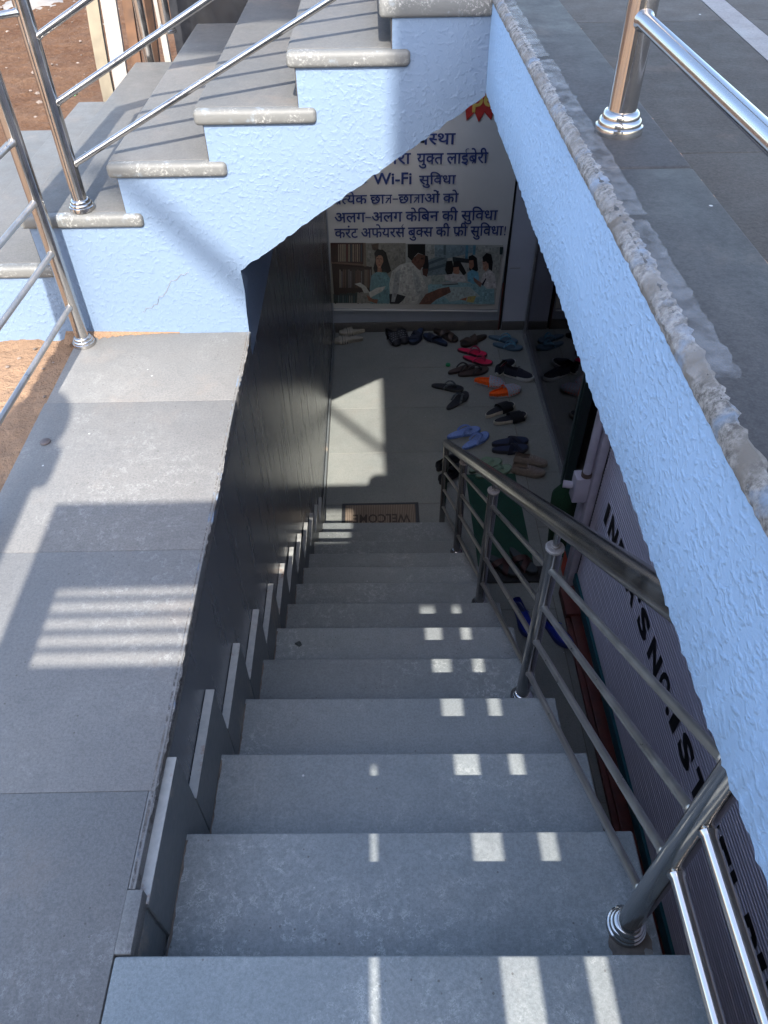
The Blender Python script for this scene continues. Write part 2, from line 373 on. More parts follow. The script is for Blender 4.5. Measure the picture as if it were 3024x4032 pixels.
# ragged plaster edge under the landing slab
m = MB(); random.seed(8); n = 160; vs = []; fs = []
for i in range(n + 1):
    y = .50 + (YS - .50) * i / n
    j = jit(.0022) + .003 * math.sin(y * 9)
    vs += [(-.488, y, .0015), (-.4775 + j, y, -.003), (-.4775 + j * .8, y, -.022 + jit(.004)), (-.4835, y, -.046 + jit(.008))]
for i in range(n):
    for k in range(3): a = i * 4 + k; fs.append((a, a + 1, a + 5, a + 4))
m.add(vs, fs); m.build('plaster_edge', 'crust', ww)
m = MB(); m.box(XW, XW + .016, Y0 + 12 * T + .12, YB - .02, ZF, ZF + .11); m.build('skirting', 'skirt', ww, bevel=.003, bseg=1)
# back wall with skirting, frame gap, and lilac panel
bw = thing('back_wall', 'pale blue end wall of the basement passage behind the poster', 'wall', (.4, YB, ZF))
m = MB(); m.box(-.6, 1.312, YB, YB + .25, ZF - .1, .9); m.build('wall_face', 'wallpaint', bw, smooth=False)
m = MB(); m.box(-.48, 1.305, YB - .02, YB + .01, ZF, ZF + .112); m.build('skirting', 'kota', bw, bevel=.004)
m = MB(); m.box(1.312, 1.343, YB + .015, YB + .25, ZF - .1, .9); m.build('dark_gap', 'blackpaint', bw, smooth=False)
m = MB(); m.box(1.307, 1.318, YB - .022, YB - .002, ZF, ZF + .55); m.build('red_edge_strip', 'redpaint', bw, smooth=False)
m = MB(); m.box(1.343, 1.72, YB - .01, YB + .25, ZF, .9); m.build('side_panel', 'panel', bw, smooth=False)
m = MB(); m.box(1.345, 1.60, YB - .028, YB - .008, ZF, ZF + .10); m.build('skirting', 'kota', bw, bevel=.004)
m = MB(); m.box(1.36, 1.47, YB - .013, YB - .008, -2.2, -2.192); m.build('scratch_line', 'frame', bw, smooth=False)
# near end and ceiling of the passage (never sunlit)
m = MB(); m.box(-.6, 3.6, -3.2, -3, ZF, .79); pe = m.build('passage_end_wall', 'soffit', smooth=False, label='pale wall closing the near end of the lower passage', cat='wall')
# ---------------------------------------------------------------- basement stairs
st = thing('basement_stairs', 'grey stone stairs going down to the basement passage', 'stairs', (0, Y0, 0))
for k in range(0, 13):
    z = -k * R; y1 = Y0 + k * T; y0 = y1 - T - .004 if k else -3.0
    sk = -.016                                                         # treads lie a little askew
    m = MB(); L = XL if k else -.4915; Rr = XR
    if k == 0:
        for a, b in ((-3, -1.6), (-1.6, -.75), (-.75, Y0)):
            m.prism([(L, a + .0015), (Rr, a + .0015), (Rr, b + (sk * .5 if b == Y0 else -.0015)), (L, b + (-sk * .5 if b == Y0 else -.0015))], 'z', z - .03, z)
    else:
        m.prism([(L, y0 - sk * .5), (Rr, y0 + sk * .5), (Rr, y1 + sk * .5 + jit(.002)), (L, y1 - sk * .5 + jit(.002))], 'z', z - .03, z)
    tr = m.build('tread', 'kota_step', st, bevel=.006, bseg=3)
    if 1 <= k < 9:
        m = MB(); vs = []; fs = []
        for i in range(25):
            yy = y0 + .01 + (y1 - y0 - .02) * i / 24; vs += [(XL + .004, yy, z + .0012), (XL + .007 + abs(jit(.004)), yy, z + .0008)]
        for i in range(24): fs.append((2 * i, 2 * i + 1, 2 * i + 3, 2 * i + 2))
        m.add(vs, fs); tr['at'] = st['at']; m.build('dirt_line', 'corner_dirt', tr)
    if 0 <= k < 13:
        m = MB(); yr = y1 - .022; m.box(XL + .002, XR - .012, yr - .02, yr, -(k + 1) * R, z - .0305); m.build('riser', 'kota_step', st, smooth=False)
# solid flank of the flight, seen from the passage
pts = [(-3, -.03)]
m = MB(); prof = [(-3, -.031)]
for k in range(13):
    yy = Y0 + k * T - .044; prof += [(yy, -k * R - .0315), (yy, -(k + 1) * R - (.0315 if k < 12 else 0))]
prof += [(Y0 + 11 * T - .2, ZF), (-3, -.9)]
m.prism(prof, 'x', XW + .002, XR - .04); m.build('flight_core', 'soffit', st, smooth=False)
# stepped skirting along the wall
sk = MB(); se = MB()
for k in range(1, 13):
    ya = Y0 + (k - 1) * T + .100; yb = Y0 + k * T + .097; zt = -k * R + .185
    zb = -(k + 1) * R + .185
    m = MB(); m.prism([(ya, -k * R - .02), (ya, zt), (yb, zt + .002), (yb, max(ZF, -(k + 1) * R - .02)), (Y0 + k * T, max(ZF, -(k + 1) * R - .02)), (Y0 + k * T, -k * R - .02)], 'x', XW + .001, XL + .005)
    m.build('skirting_tile', 'skirt', st, bevel=.002, bseg=1)
    m = MB(); m.box(XW + .002, XL + .0045, ya + .003, yb - .002, zt + .003, zt + .007); m.build('cut_edge', 'skirt_edge', st, smooth=False)
m = MB(); m.prism([(Y0 + .0, -R), (Y0, -.05), (Y0 + .115, -.05), (Y0 + .14, -R * .45), (Y0 + .14, -R)], 'x', XW + .0005, XL - .0015); m.build('skirting_tile', 'skirt', st, bevel=.002, bseg=1)
# ---------------------------------------------------------------- entrance stairs with blue side wall
es = thing('entrance_stairs', 'low grey stone entrance steps with a bright blue textured side wall', 'stairs', (-.6, YS, 0))
ZL = [.145, .277, .452, .612, .764, .914, 1.05]
XLf = [-1.89, -1.52, -1.185, -.850, -.547, -.252, .03]
random.seed(4)
sof = []
N = 60
for i in range(N + 1):
    t = i / N; x = .333 + (-.478 - .333) * t; z = .789 + (.243 - .789) * t
    sof.append((x + (jit(.003) if 0 < i < N else 0), z + (jit(.0035) if 0 < i < N else 0)))
prof = [(-1.88, -.1), (-1.88, .085)]
for i in range(1, 7): prof += [(XLf[i] + .025, ZL[i - 1] - .04), (XLf[i] + .025, ZL[i] - .04)]
prof += [(.333, 1.0)] + sof + [(-.478 + jit(.003), .16), (-.48, .08), (-.482, .0), (-.482, -.1)]
# side wall subdivided by a fan of strips so that its face stays planar
m = MB(); m.prism(prof, 'y', YS, YE - .02); m.build('side_wall', 'blue', es, smooth=False)
for i in range(0, 6):
    xr = XLf[i + 1] + .025
    m = MB()
    jl = YS + (YE - YS) * .42
    m.box(XLf[i], xr + (.052 if i else .06), YS - .016, YS + .03, ZL[i] - .044, ZL[i]); 
    nose = m.build('nosing', 'nosing', es, bevel=.014, bseg=4)
    m = MB(); m.box(XLf[i] + .001, xr + .02, YS + .012, YE, ZL[i] - .041, ZL[i] + .0015); m.build('tread', 'kota', es, bevel=.010, bseg=4)
    m = MB(); m.box(xr - .003, xr + .012, YS + .004, YE - .01, ZL[i] - .01, ZL[i + 1] - .0432); m.build('riser', 'coping', es, smooth=False)
# crack in the plaster
m = MB(); random.seed(9); px, pz = -.66, .24; pts = []
for i in range(26):
    pts.append((px, YS - .0012, pz)); px -= random.uniform(.004, .013); pz -= random.uniform(-.002, .018) if i > 3 else random.uniform(-.004, .008)
m.tube(pts, .0011, 5); m.build('plaster_crack', 'frame', es)
# ---------------------------------------------------------------- raised platform
pf = thing('raised_platform', 'raised dark tiled platform with a blue plastered edge over the passage', 'platform', (.333, 0, 1.03))
m = MB(); m.box(.36, 3.6, -.06, YS - .002, .80, 1.0); m.box(.52, 3.6, -3.2, -.062, .80, 1.0); m.box(.336, 3.6, YS - .002, 7.4, .79, 1.0); m.build('slab', 'soffit', pf, smooth=False)
# fascia as a grid so that its lower arris wanders like hand-thrown plaster
m = MB(); random.seed(21); ny = 300; vs = []; fs = []
for i in range(ny + 1):
    y = YS - (YS + .06) * i / ny; w1 = jit(.0035) + .003 * math.sin(y * 11); w0 = .002 * math.sin(y * 5)
    vs += [(.372, y, .7925 + w1), (.336 + jit(.002), y, .7915 + w1), (.3335, y, .797 + w1), (.333 + w0, y, .90), (.333 + w0 + jit(.001), y, 1.0285 + jit(.002))]
for i in range(ny):
    for k in range(4): a = i * 5 + k; fs.append((a, a + 1, a + 6, a + 5))
m.add(vs, fs); m.build('fascia', 'blue_fine', pf)
m = MB(); random.seed(22); vs = []; fs = []
for i in range(ny + 1):
    y = YS - (YS + .06) * i / ny; a = jit(.0016) + .001 * math.sin(y * 7 + 1); b = jit(.0009)
    vs += [(.335, y, 1.022 + a * .6), (.3305 + b * .6, y, 1.026 + a * .6), (.3300 + b * .6, y, 1.034 + jit(.002)), (.335 + b * .6, y, 1.043 + jit(.0015)), (.345 + a, y, 1.0482 + jit(.0008)), (.353 + a * 2.5, y, 1.0465)]
for i in range(ny):
    for k in range(5): q = i * 6 + k; fs.append((q, q + 1, q + 7, q + 6))
m.add(vs, fs); m.build('crusted_edge', 'crust', pf)
m = MB()
cy = [-.06, 1.197, 2.40]
for a, b in zip(cy[:-1], cy[1:]): m.box(.338, .497, a + .0004, b - .0004, 1.002, 1.047)
m.box(.338, .497, 2.402, 2.62, 1.002, 1.047)
m.build('coping', 'coping', pf, bevel=.007, bseg=3)
m = MB(); m.prism([(.018, .99), (.337, .99), (.337, 1.042), (.018, 1.042)], 'y', YS - .012, YE); m.build('top_tread', 'nosing', pf, bevel=.012, bseg=3)
m = MB(); ty = [-.06, .42, 1.298, 2.178, 3.05, 3.95, 5.2, 7.4]
for a, b in zip(ty[:-1], ty[1:]):
    for x0, x1 in ((.502, .79), (.905, 1.8), (1.804, 2.7), (2.704, 3.6)):
        if x0 == .502:
            s0 = lambda y: .735 + .0655 * y
            m.prism([(.502, a + .001), (s0(a) - .002, a + .001), (s0(b) - .002, b - .001), (.502, b - .001)], 'z', 1.002, 1.031)
        elif x0 == .905:
            s0 = lambda y: .745 + .065 * y + .055
            m.prism([(s0(a), a + .001), (x1, a + .001), (x1, b - .001), (s0(b), b - .001)], 'z', 1.002, 1.031)
        else: m.box(x0, x1, a + .001, b - .001, 1.002, 1.031)
m.build('floor_tiles', 'granite', pf, bevel=.0006, bseg=1)
m = MB(); m.prism([(.735 + .0655 * -3.2, -3.2), (.798 + .065 * -3.2, -3.2), (.798 + .065 * 7.4, 7.4), (.735 + .0655 * 7.4, 7.4)], 'z', 1.0, 1.0315); m.build('pale_strip', 'pale_tile', pf, smooth=False)
m = MB(); random.seed(3); vs = []; fs = []
for i in range(121):
    y = -1 + 3.4 * i / 120; vs += [(.4975, y, 1.0335), (.4985 + abs(jit(.012)), y, 1.0322)]
for i in range(120): fs.append((2 * i, 2 * i + 1, 2 * i + 3, 2 * i + 2))
m.add(vs, fs); m.build('soil_line', 'rust_soil', pf)
ART=[((150,150,142),[(-0.463,-1.887),(0.289,-1.9),(0.295,-2.566),(-0.492,-2.546)]),
((62,32,30),[(-0.458,-1.884),(-0.13,-1.89),(-0.137,-2.119),(-0.464,-2.083)]),
((120,95,80),[(-0.464,-2.083),(-0.136,-2.114),(-0.137,-2.134),(-0.465,-2.102)]),
((55,35,34),[(-0.461,-2.102),(-0.053,-2.143),(-0.059,-2.419),(-0.457,-2.443)]),
((45,60,62),[(-0.464,-2.443),(-0.211,-2.429),(-0.222,-2.551),(-0.466,-2.547)]),
((128,112,96),[(-0.132,-1.89),(-0.109,-1.89),(-0.109,-2.142),(-0.133,-2.141)]),
((95,80,70),[(-0.055,-1.908),(0.021,-1.895),(0.013,-1.967),(-0.042,-1.966)]),
((150,140,125),[(-0.384,-1.899),(-0.372,-1.9),(-0.381,-2.084),(-0.394,-2.081)]),
((165,150,130),[(-0.363,-1.9),(-0.351,-1.9),(-0.36,-2.085),(-0.373,-2.082)]),
((165,150,130),[(-0.343,-1.9),(-0.33,-1.9),(-0.339,-2.085),(-0.352,-2.082)]),
((150,140,125),[(-0.322,-1.9),(-0.31,-1.901),(-0.319,-2.086),(-0.331,-2.082)]),
((100,50,45),[(-0.302,-1.901),(-0.289,-1.901),(-0.298,-2.086),(-0.31,-2.083)]),
((165,150,130),[(-0.281,-1.901),(-0.269,-1.901),(-0.277,-2.086),(-0.289,-2.083)]),
((60,75,85),[(-0.26,-1.902),(-0.248,-1.902),(-0.256,-2.087),(-0.268,-2.084)]),
((165,150,130),[(-0.24,-1.902),(-0.228,-1.902),(-0.235,-2.087),(-0.247,-2.084)]),
((130,110,100),[(-0.219,-1.902),(-0.207,-1.903),(-0.214,-2.087),(-0.226,-2.084)]),
((165,150,130),[(-0.199,-1.903),(-0.186,-1.903),(-0.193,-2.088),(-0.205,-2.085)]),
((130,110,100),[(-0.178,-1.903),(-0.166,-1.903),(-0.172,-2.088),(-0.184,-2.085)]),
((60,75,85),[(-0.158,-1.903),(-0.145,-1.904),(-0.151,-2.089),(-0.163,-2.085)]),
((160,150,140),[(-0.384,-2.167),(-0.373,-2.167),(-0.383,-2.366),(-0.395,-2.373)]),
((125,120,125),[(-0.366,-2.167),(-0.355,-2.167),(-0.365,-2.366),(-0.377,-2.374)]),
((110,85,75),[(-0.348,-2.167),(-0.336,-2.167),(-0.346,-2.367),(-0.358,-2.374)]),
((110,85,75),[(-0.329,-2.168),(-0.318,-2.168),(-0.327,-2.367),(-0.339,-2.374)]),
((70,60,60),[(-0.311,-2.168),(-0.3,-2.168),(-0.309,-2.367),(-0.321,-2.375)]),
((125,120,125),[(-0.293,-2.168),(-0.282,-2.168),(-0.29,-2.368),(-0.302,-2.375)]),
((125,120,125),[(-0.275,-2.169),(-0.263,-2.169),(-0.272,-2.368),(-0.283,-2.376)]),
((70,60,60),[(-0.256,-2.169),(-0.245,-2.169),(-0.253,-2.368),(-0.265,-2.376)]),
((70,60,60),[(-0.238,-2.169),(-0.227,-2.169),(-0.234,-2.369),(-0.246,-2.376)]),
((110,85,75),[(-0.22,-2.17),(-0.208,-2.17),(-0.216,-2.369),(-0.227,-2.377)]),
((110,85,75),[(-0.201,-2.17),(-0.19,-2.17),(-0.197,-2.369),(-0.209,-2.377)]),
((110,85,75),[(-0.183,-2.17),(-0.172,-2.17),(-0.178,-2.37),(-0.19,-2.377)]),
((125,120,125),[(-0.165,-2.171),(-0.154,-2.171),(-0.16,-2.37),(-0.172,-2.378)]),
((70,60,60),[(-0.147,-2.171),(-0.135,-2.171),(-0.141,-2.37),(-0.153,-2.378)]),
((140,125,110),[(-0.128,-2.171),(-0.117,-2.171),(-0.123,-2.371),(-0.134,-2.378)]),
((140,125,110),[(-0.11,-2.172),(-0.099,-2.172),(-0.104,-2.371),(-0.116,-2.379)]),
((110,85,75),[(-0.092,-2.172),(-0.08,-2.172),(-0.085,-2.371),(-0.097,-2.379)]),
((125,120,125),[(-0.073,-2.172),(-0.062,-2.172),(-0.067,-2.372),(-0.078,-2.379)]),
((100,120,125),[(-0.414,-2.455),(-0.402,-2.455),(-0.407,-2.54),(-0.419,-2.54)]),
((60,90,95),[(-0.391,-2.455),(-0.379,-2.456),(-0.384,-2.54),(-0.395,-2.54)]),
((100,120,125),[(-0.368,-2.456),(-0.356,-2.456),(-0.36,-2.541),(-0.372,-2.541)]),
((60,90,95),[(-0.345,-2.456),(-0.333,-2.457),(-0.337,-2.541),(-0.349,-2.541)]),
((60,90,95),[(-0.322,-2.457),(-0.31,-2.457),(-0.314,-2.542),(-0.325,-2.541)]),
((130,135,130),[(-0.298,-2.457),(-0.287,-2.457),(-0.29,-2.542),(-0.302,-2.542)]),
((130,135,130),[(-0.275,-2.458),(-0.264,-2.458),(-0.267,-2.543),(-0.279,-2.542)]),
((60,90,95),[(-0.252,-2.458),(-0.241,-2.458),(-0.244,-2.543),(-0.256,-2.543)]),
((22,22,26),[(-0.026,-1.995),(0.002,-1.955),(0.052,-1.953),(0.093,-1.99),(0.116,-2.086),(0.144,-2.191),(0.108,-2.213),(0.066,-2.19),(0.016,-2.219),(-0.026,-2.203),(-0.039,-2.158),(-0.016,-2.069)]),
((178,135,112),[(-0.01,-2.018),(0.013,-1.999),(0.057,-2.011),(0.064,-2.085),(0.038,-2.147),(0.01,-2.159),(-0.011,-2.102)]),
((60,40,36),[(-0.005,-2.051),(0.017,-2.049),(0.017,-2.056),(-0.005,-2.057)]),
((60,40,36),[(0.031,-2.052),(0.053,-2.055),(0.053,-2.063),(0.031,-2.058)]),
((140,70,66),[(0.011,-2.117),(0.036,-2.117),(0.027,-2.128),(0.016,-2.127)]),
((150,108,88),[(0.02,-2.062),(0.028,-2.062),(0.032,-2.096),(0.017,-2.096)]),
((22,22,26),[(-0.01,-2.018),(0.013,-1.996),(0.06,-2.006),(0.065,-2.044),(0.043,-2.017),(0.015,-2.017),(-0.005,-2.043)]),
((165,122,100),[(0.004,-2.153),(0.041,-2.147),(0.052,-2.199),(0.001,-2.204)]),
((120,165,172),[(-0.059,-2.233),(-0.005,-2.196),(0.094,-2.203),(0.136,-2.283),(0.123,-2.558),(-0.077,-2.554),(-0.08,-2.372)]),
((205,208,200),[(-0.238,-2.325),(-0.178,-2.311),(-0.122,-2.355),(-0.084,-2.422),(-0.139,-2.433),(-0.166,-2.37)]),
((215,218,212),[(-0.092,-2.426),(-0.008,-2.373),(0.093,-2.356),(0.049,-2.413),(-0.075,-2.485)]),
((150,105,85),[(-0.118,-2.45),(-0.054,-2.498),(0.004,-2.508),(-0.008,-2.556),(-0.095,-2.522)]),
((178,184,180),[(0.289,-1.9),(1.261,-1.932),(1.24,-2.588),(0.295,-2.566)]),
((120,140,148),[(0.514,-2.079),(0.706,-2.001),(0.731,-2.233),(0.519,-2.247)]),
((85,105,115),[(0.522,-2.101),(0.7,-2.03),(0.703,-2.06),(0.524,-2.131)]),
((85,105,115),[(0.524,-2.168),(0.708,-2.109),(0.713,-2.142),(0.526,-2.201)]),
((140,165,175),[(0.578,-1.917),(0.978,-1.927),(0.983,-1.999),(0.723,-2.06),(0.583,-2.043)]),
((95,150,180),[(0.888,-1.925),(0.916,-1.926),(0.919,-2.071),(0.891,-2.071)]),
((100,150,175),[(0.964,-1.926),(0.991,-1.927),(0.992,-2.028),(0.964,-2.028)]),
((95,115,120),[(0.667,-1.921),(0.691,-1.921),(0.693,-2.023),(0.672,-2.023)]),
((45,55,60),[(0.764,-2.046),(0.933,-2.071),(0.936,-2.116),(0.767,-2.098)]),
((25,25,28),[(0.468,-2.019),(0.513,-2.034),(0.527,-2.138),(0.519,-2.229),(0.467,-2.167)]),
((20,22,26),[(0.309,-1.903),(0.484,-1.906),(0.487,-2.027),(0.414,-1.996),(0.374,-2.039),(0.368,-2.098),(0.311,-2.038)]),
((120,85,72),[(0.367,-2.054),(0.415,-2.003),(0.487,-2.027),(0.48,-2.111),(0.44,-2.185),(0.383,-2.143),(0.347,-2.09)]),
((95,65,58),[(0.46,-2.167),(0.52,-2.168),(0.513,-2.259),(0.469,-2.235)]),
((205,208,203),[(0.151,-2.191),(0.235,-2.118),(0.347,-2.09),(0.44,-2.197),(0.509,-2.367),(0.439,-2.476),(0.412,-2.572),(0.135,-2.566),(0.122,-2.329)]),
((150,195,205),[(0.522,-2.352),(0.635,-2.3),(1.212,-2.365),(1.239,-2.585),(0.544,-2.571)]),
((185,205,205),[(0.61,-2.385),(0.954,-2.375),(1.078,-2.488),(0.762,-2.546)]),
((160,175,170),[(0.548,-2.244),(0.704,-2.247),(0.708,-2.34),(0.565,-2.345)]),
((128,92,78),[(0.434,-2.569),(0.504,-2.453),(0.639,-2.393),(0.746,-2.372),(0.768,-2.435),(0.615,-2.519),(0.558,-2.571)]),
((40,40,46),[(0.121,-2.446),(0.179,-2.436),(0.294,-2.473),(0.266,-2.521),(0.222,-2.56),(0.128,-2.558)]),
((92,62,52),[(0.446,-2.055),(0.483,-2.06),(0.48,-2.072),(0.447,-2.068)]),
((35,25,22),[(0.441,-2.051),(0.477,-2.045),(0.48,-2.054),(0.444,-2.06)]),
((90,55,50),[(0.443,-2.143),(0.468,-2.137),(0.466,-2.149),(0.446,-2.152)]),
((100,68,58),[(0.374,-2.039),(0.39,-2.035),(0.397,-2.076),(0.38,-2.082)]),
((170,176,176),[(0.179,-2.207),(0.235,-2.163),(0.222,-2.377),(0.179,-2.535),(0.142,-2.534)]),
((180,186,184),[(0.362,-2.165),(0.434,-2.258),(0.474,-2.429),(0.41,-2.475),(0.379,-2.318)]),
((25,25,28),[(0.703,-2.089),(0.759,-2.083),(0.785,-2.173),(0.767,-2.233),(0.718,-2.24),(0.694,-2.186)]),
((25,25,28),[(0.774,-2.098),(0.836,-2.084),(0.883,-2.16),(0.915,-2.221),(0.888,-2.251),(0.842,-2.189),(0.779,-2.188)]),
((170,125,105),[(0.777,-2.158),(0.833,-2.151),(0.844,-2.219),(0.81,-2.249),(0.78,-2.218)]),
((210,212,212),[(0.696,-2.24),(0.788,-2.226),(0.888,-2.243),(0.921,-2.313),(0.808,-2.326),(0.698,-2.285)]),
((25,25,28),[(0.924,-2.042),(0.964,-2.025),(1.008,-2.058),(1.033,-2.193),(1.0,-2.222),(0.941,-2.191)]),
((165,122,102),[(0.931,-2.086),(0.975,-2.08),(0.987,-2.147),(0.962,-2.184),(0.936,-2.153)]),
((120,185,215),[(0.922,-2.221),(0.969,-2.184),(1.035,-2.215),(1.058,-2.331),(0.995,-2.345),(0.935,-2.313)]),
((22,22,26),[(1.064,-2.052),(1.102,-2.008),(1.152,-2.024),(1.176,-2.105),(1.175,-2.203),(1.146,-2.195),(1.124,-2.105),(1.074,-2.089)]),
((190,150,130),[(1.067,-2.089),(1.122,-2.082),(1.139,-2.165),(1.112,-2.209),(1.081,-2.179)]),
((215,215,215),[(1.086,-2.232),(1.153,-2.187),(1.207,-2.241),(1.243,-2.397),(1.143,-2.403),(1.072,-2.331)]),
((150,115,100),[(0.989,-2.268),(1.087,-2.339),(1.07,-2.385),(1.0,-2.314)]),
((30,35,50),[(1.081,-2.347),(1.118,-2.278),(1.126,-2.289),(1.097,-2.37)]),
((50,35,34),[(1.074,-2.121),(1.093,-2.119),(1.094,-2.125),(1.074,-2.127)]),
((130,70,66),[(1.087,-2.176),(1.103,-2.173),(1.1,-2.182),(1.09,-2.182)]),
((50,35,34),[(0.938,-2.11),(0.952,-2.109),(0.953,-2.115),(0.939,-2.116)]),
((25,25,28),[(1.067,-2.092),(1.107,-2.069),(1.13,-2.09),(1.127,-2.122),(1.105,-2.095),(1.081,-2.104)]),
((170,178,182),[(0.664,-2.316),(0.821,-2.311),(0.837,-2.333),(0.665,-2.342)]),
((90,100,104),[(0.672,-2.342),(0.837,-2.333),(0.837,-2.345),(0.673,-2.355)]),
((205,190,120),[(0.947,-2.486),(1.034,-2.479),(1.011,-2.559),(0.936,-2.542)]),
((190,120,80),[(0.862,-2.516),(0.94,-2.494),(0.929,-2.533)]),
((40,60,60),[(1.23,-1.946),(1.266,-1.946),(1.263,-2.026),(1.235,-2.025)])]
SHOES=[('cream_slide',-0.281,7.141,-167.0,0.291),
('cream_slide',-0.323,6.981,-170.8,0.311),
('black_clog',0.153,6.992,-66.7,0.304),
('black_clog',0.249,7.041,-77.9,0.317),
('navy_sandal',0.416,7.027,-113.1,0.333),
('navy_sandal',0.612,6.948,141.3,0.308),
('brown_sandal',0.727,7.036,-43.4,0.328),
('brown_sandal',1.016,6.922,-147.3,0.343),
('teal_flipflop',1.336,6.945,-22.8,0.315),
('teal_flipflop',1.365,6.803,-19.3,0.316),
('pink_flipflop',0.982,6.703,-22.9,0.32),
('pink_flipflop',1.019,6.549,-26.0,0.323),
('brown_flipflop',0.838,6.393,20.1,0.292),
('brown_flipflop',0.958,6.342,17.4,0.328),
('sneaker',1.285,6.404,47.5,0.296),
('sneaker',1.401,6.258,-23.9,0.299),
('grey_clog',1.099,6.143,-12.9,0.301),
('grey_clog',1.232,5.983,22.4,0.339),
('black_flipflop',0.677,6.094,-15.7,0.318),
('black_flipflop',0.757,5.867,50.1,0.328),
('black_slide',1.142,5.707,31.6,0.358),
('black_slide',1.228,5.569,19.9,0.363),
('blue_flipflop',0.768,5.379,20.4,0.327),
('blue_flipflop',0.87,5.256,40.1,0.323),
('navy_flipflop',1.177,5.227,6.6,0.334),
('navy_flipflop',1.167,5.125,3.8,0.325),
('sage_flipflop',0.918,4.919,25.3,0.326),
('sage_flipflop',0.986,4.829,20.3,0.352),
('woven_shoe',1.322,4.956,-13.0,0.261),
('woven_shoe',1.28,4.82,-11.1,0.265),
('black_shoe',0.602,4.967,38.6,0.266),
('black_shoe',0.613,4.81,47.1,0.295),
('strapped_sandal',0.912,3.752,-43.2,0.147),
('strapped_sandal',1.079,3.785,-58.2,0.242),
('blue_shoe',1.004,3.246,-79.5,0.273),
('blue_shoe',1.224,3.129,-59.5,0.191)]
# ---------------------------------------------------------------- steel railings
PR, RR, HR = .0235, .0095, .0315
def flange(o, x, y, z, s=1.0, parent=None):
    pr = [(.0405, 0), (.0405, .008), (.0395, .012), (.0365, .014), (.0365, .019), (.0345, .0225), (.0315, .024), (.0315, .029), (.0295, .0325), (.027, .0345), (.0242, .0355)]
    return MB().lathe([(r * s, h) for r, h in pr], (x, y, z)).build('base_flange', 'steel', parent)
def post(rail, x, y, z, h, mat='steel', fl=True, disc=None, lean=(0, 0)):
    p = MB().tube([(x, y, z + .001), (x + lean[0], y + lean[1], z + h)], PR, 24).build('post', mat, rail)
    p['at'] = rail['at']
    if fl: flange(rail, x, y, z + .001, parent=p)
    if disc is not None:
        MB().lathe([(.004, 0), (.0265, 0), (.0275, .002), (.0275, .008), (.024, .011), (.012, .011), (.012, .018)], (x + lean[0], y + lean[1], z + h), 24).build('cap', 'pale_tile' if disc == 'dusty' else 'steel', p)
    return p
def railing(name, label, at): return thing(name, label, 'railing', at)
def tube(rail, nm, path, r, mat='steel', seg=16):
    if nm == 'rail' and len(path) == 2:                     # small weld bead at both ends
        a, b = Vector(path[0]), Vector(path[1]); d = (b - a).normalized()
        path = [a, a + d * .005, a + d * .010, a + d * .014, b - d * .014, b - d * .010, b - d * .005, b]; r = [r * 1.1, r * 1.3, r * 1.2, r, r, r * 1.2, r * 1.3, r * 1.1]
    return MB().tube(path, r, seg).build(nm, mat, rail)
# lower stair railing: newel on the first tread, posts every third tread
X = .493
lr = railing('stair_railing', 'long dusty stainless steel railing down the right side of the basement stairs', (X, .479, -R))
SL = -R / T * 1.005
P = [(.479, -R), (1.425, -4 * R), (2.37, -7 * R), (3.32, -10 * R), (4.262, -13 * R)]
hz = lambda y: .0 + (1.44 - y) * .7375                       # handrail axis height
post(lr, X, P[0][0], P[0][1], .86, disc=True)
for i, (y, z) in enumerate(P[1:4]):
    post(lr, X, y, z, .80, 'steel_mid', disc='dusty')
    tube(lr, 'neck_rod', [(X, y, z + .805), (X, y, hz(y) - .01)], .0095)
post(lr, X, P[4][0], P[4][1], hz(P[4][0]) - P[4][1] + .006, 'steel_mid', fl=False)
tube(lr, 'neck_rod', [(X, P[0][0], P[0][1] + .865), (X, P[0][0], hz(P[0][0]) - .01)], .0095)
tube(lr, 'handrail', [(X, P[4][0] + .018, hz(P[4][0] + .018)), (X, .2, hz(.2))], HR, 'steel_mid', 28)
for a, b in zip(P[:-1], P[1:]):
    for h in (.176, .362, .540, .712):
        tube(lr, 'rail', [(X, a[0] + .02, a[1] + h - .018), (X, b[0] - .02, b[1] + h + .012)], RR, 'steel_dusty', 12)
# level part of the same railing, back towards the street
for z in (.150, .330, .515):
    tube(lr, 'rail', [(X, .46, z), (X, -.95, z)], .0125, 'steel', 16)
post(lr, X, -.95, 0, .64, disc=True)
tube(lr, 'handrail', [(X, .2, hz(.2)), (X, -1.0, hz(.2))], HR, 'steel', 24)
# entrance railing: landing posts and the rail climbing the entrance steps
er = railing('entrance_railing', 'shiny stainless steel railing from the landing up the near side of the entrance steps', (-1.078, 2.388, 0))
post(er, -1.078, 2.388, 0, 1.47)
post(er, -1.13, 1.372, 0, 1.42, disc=True)
post(er, -1.16, .35, 0, 1.42, disc=True)
for h in (.160, .357, .524, .708, .9, 1.08): tube(er, 'rail', [(-1.078, 2.37, h), (-1.165, .30, h - .004)], RR, 'steel_dusty')
tube(er, 'handrail', [(-1.165, .30, 1.47), (-1.078, 2.37, 1.475), (-1.06, 2.41, 1.475)], HR)
z1 = .4535; x1, y1 = -.978, 2.49
post(er, x1, y1, z1, .86, disc=True)
tube(er, 'neck_rod', [(x1, y1, z1 + .86), (x1, y1, 1.47)], .0095)
tube(er, 'handrail', [(-1.085, 2.385, 1.475), (x1 - .01, y1 - .01, 1.475), (x1, y1, 1.475), (.36, y1 + .01, 1.475 + 1.36 * .50)], HR)
for h in (.144, .323, .497, .67):
    tube(er, 'rail', [(x1 + .015, y1, z1 + h), (.36, y1 + .01, z1 + h + 1.345 * .50)], RR)
for h in (.56,): tube(er, 'rail', [(x1 - .01, y1 - .01, z1 + h), (-1.078, 2.40, z1 + h)], RR)
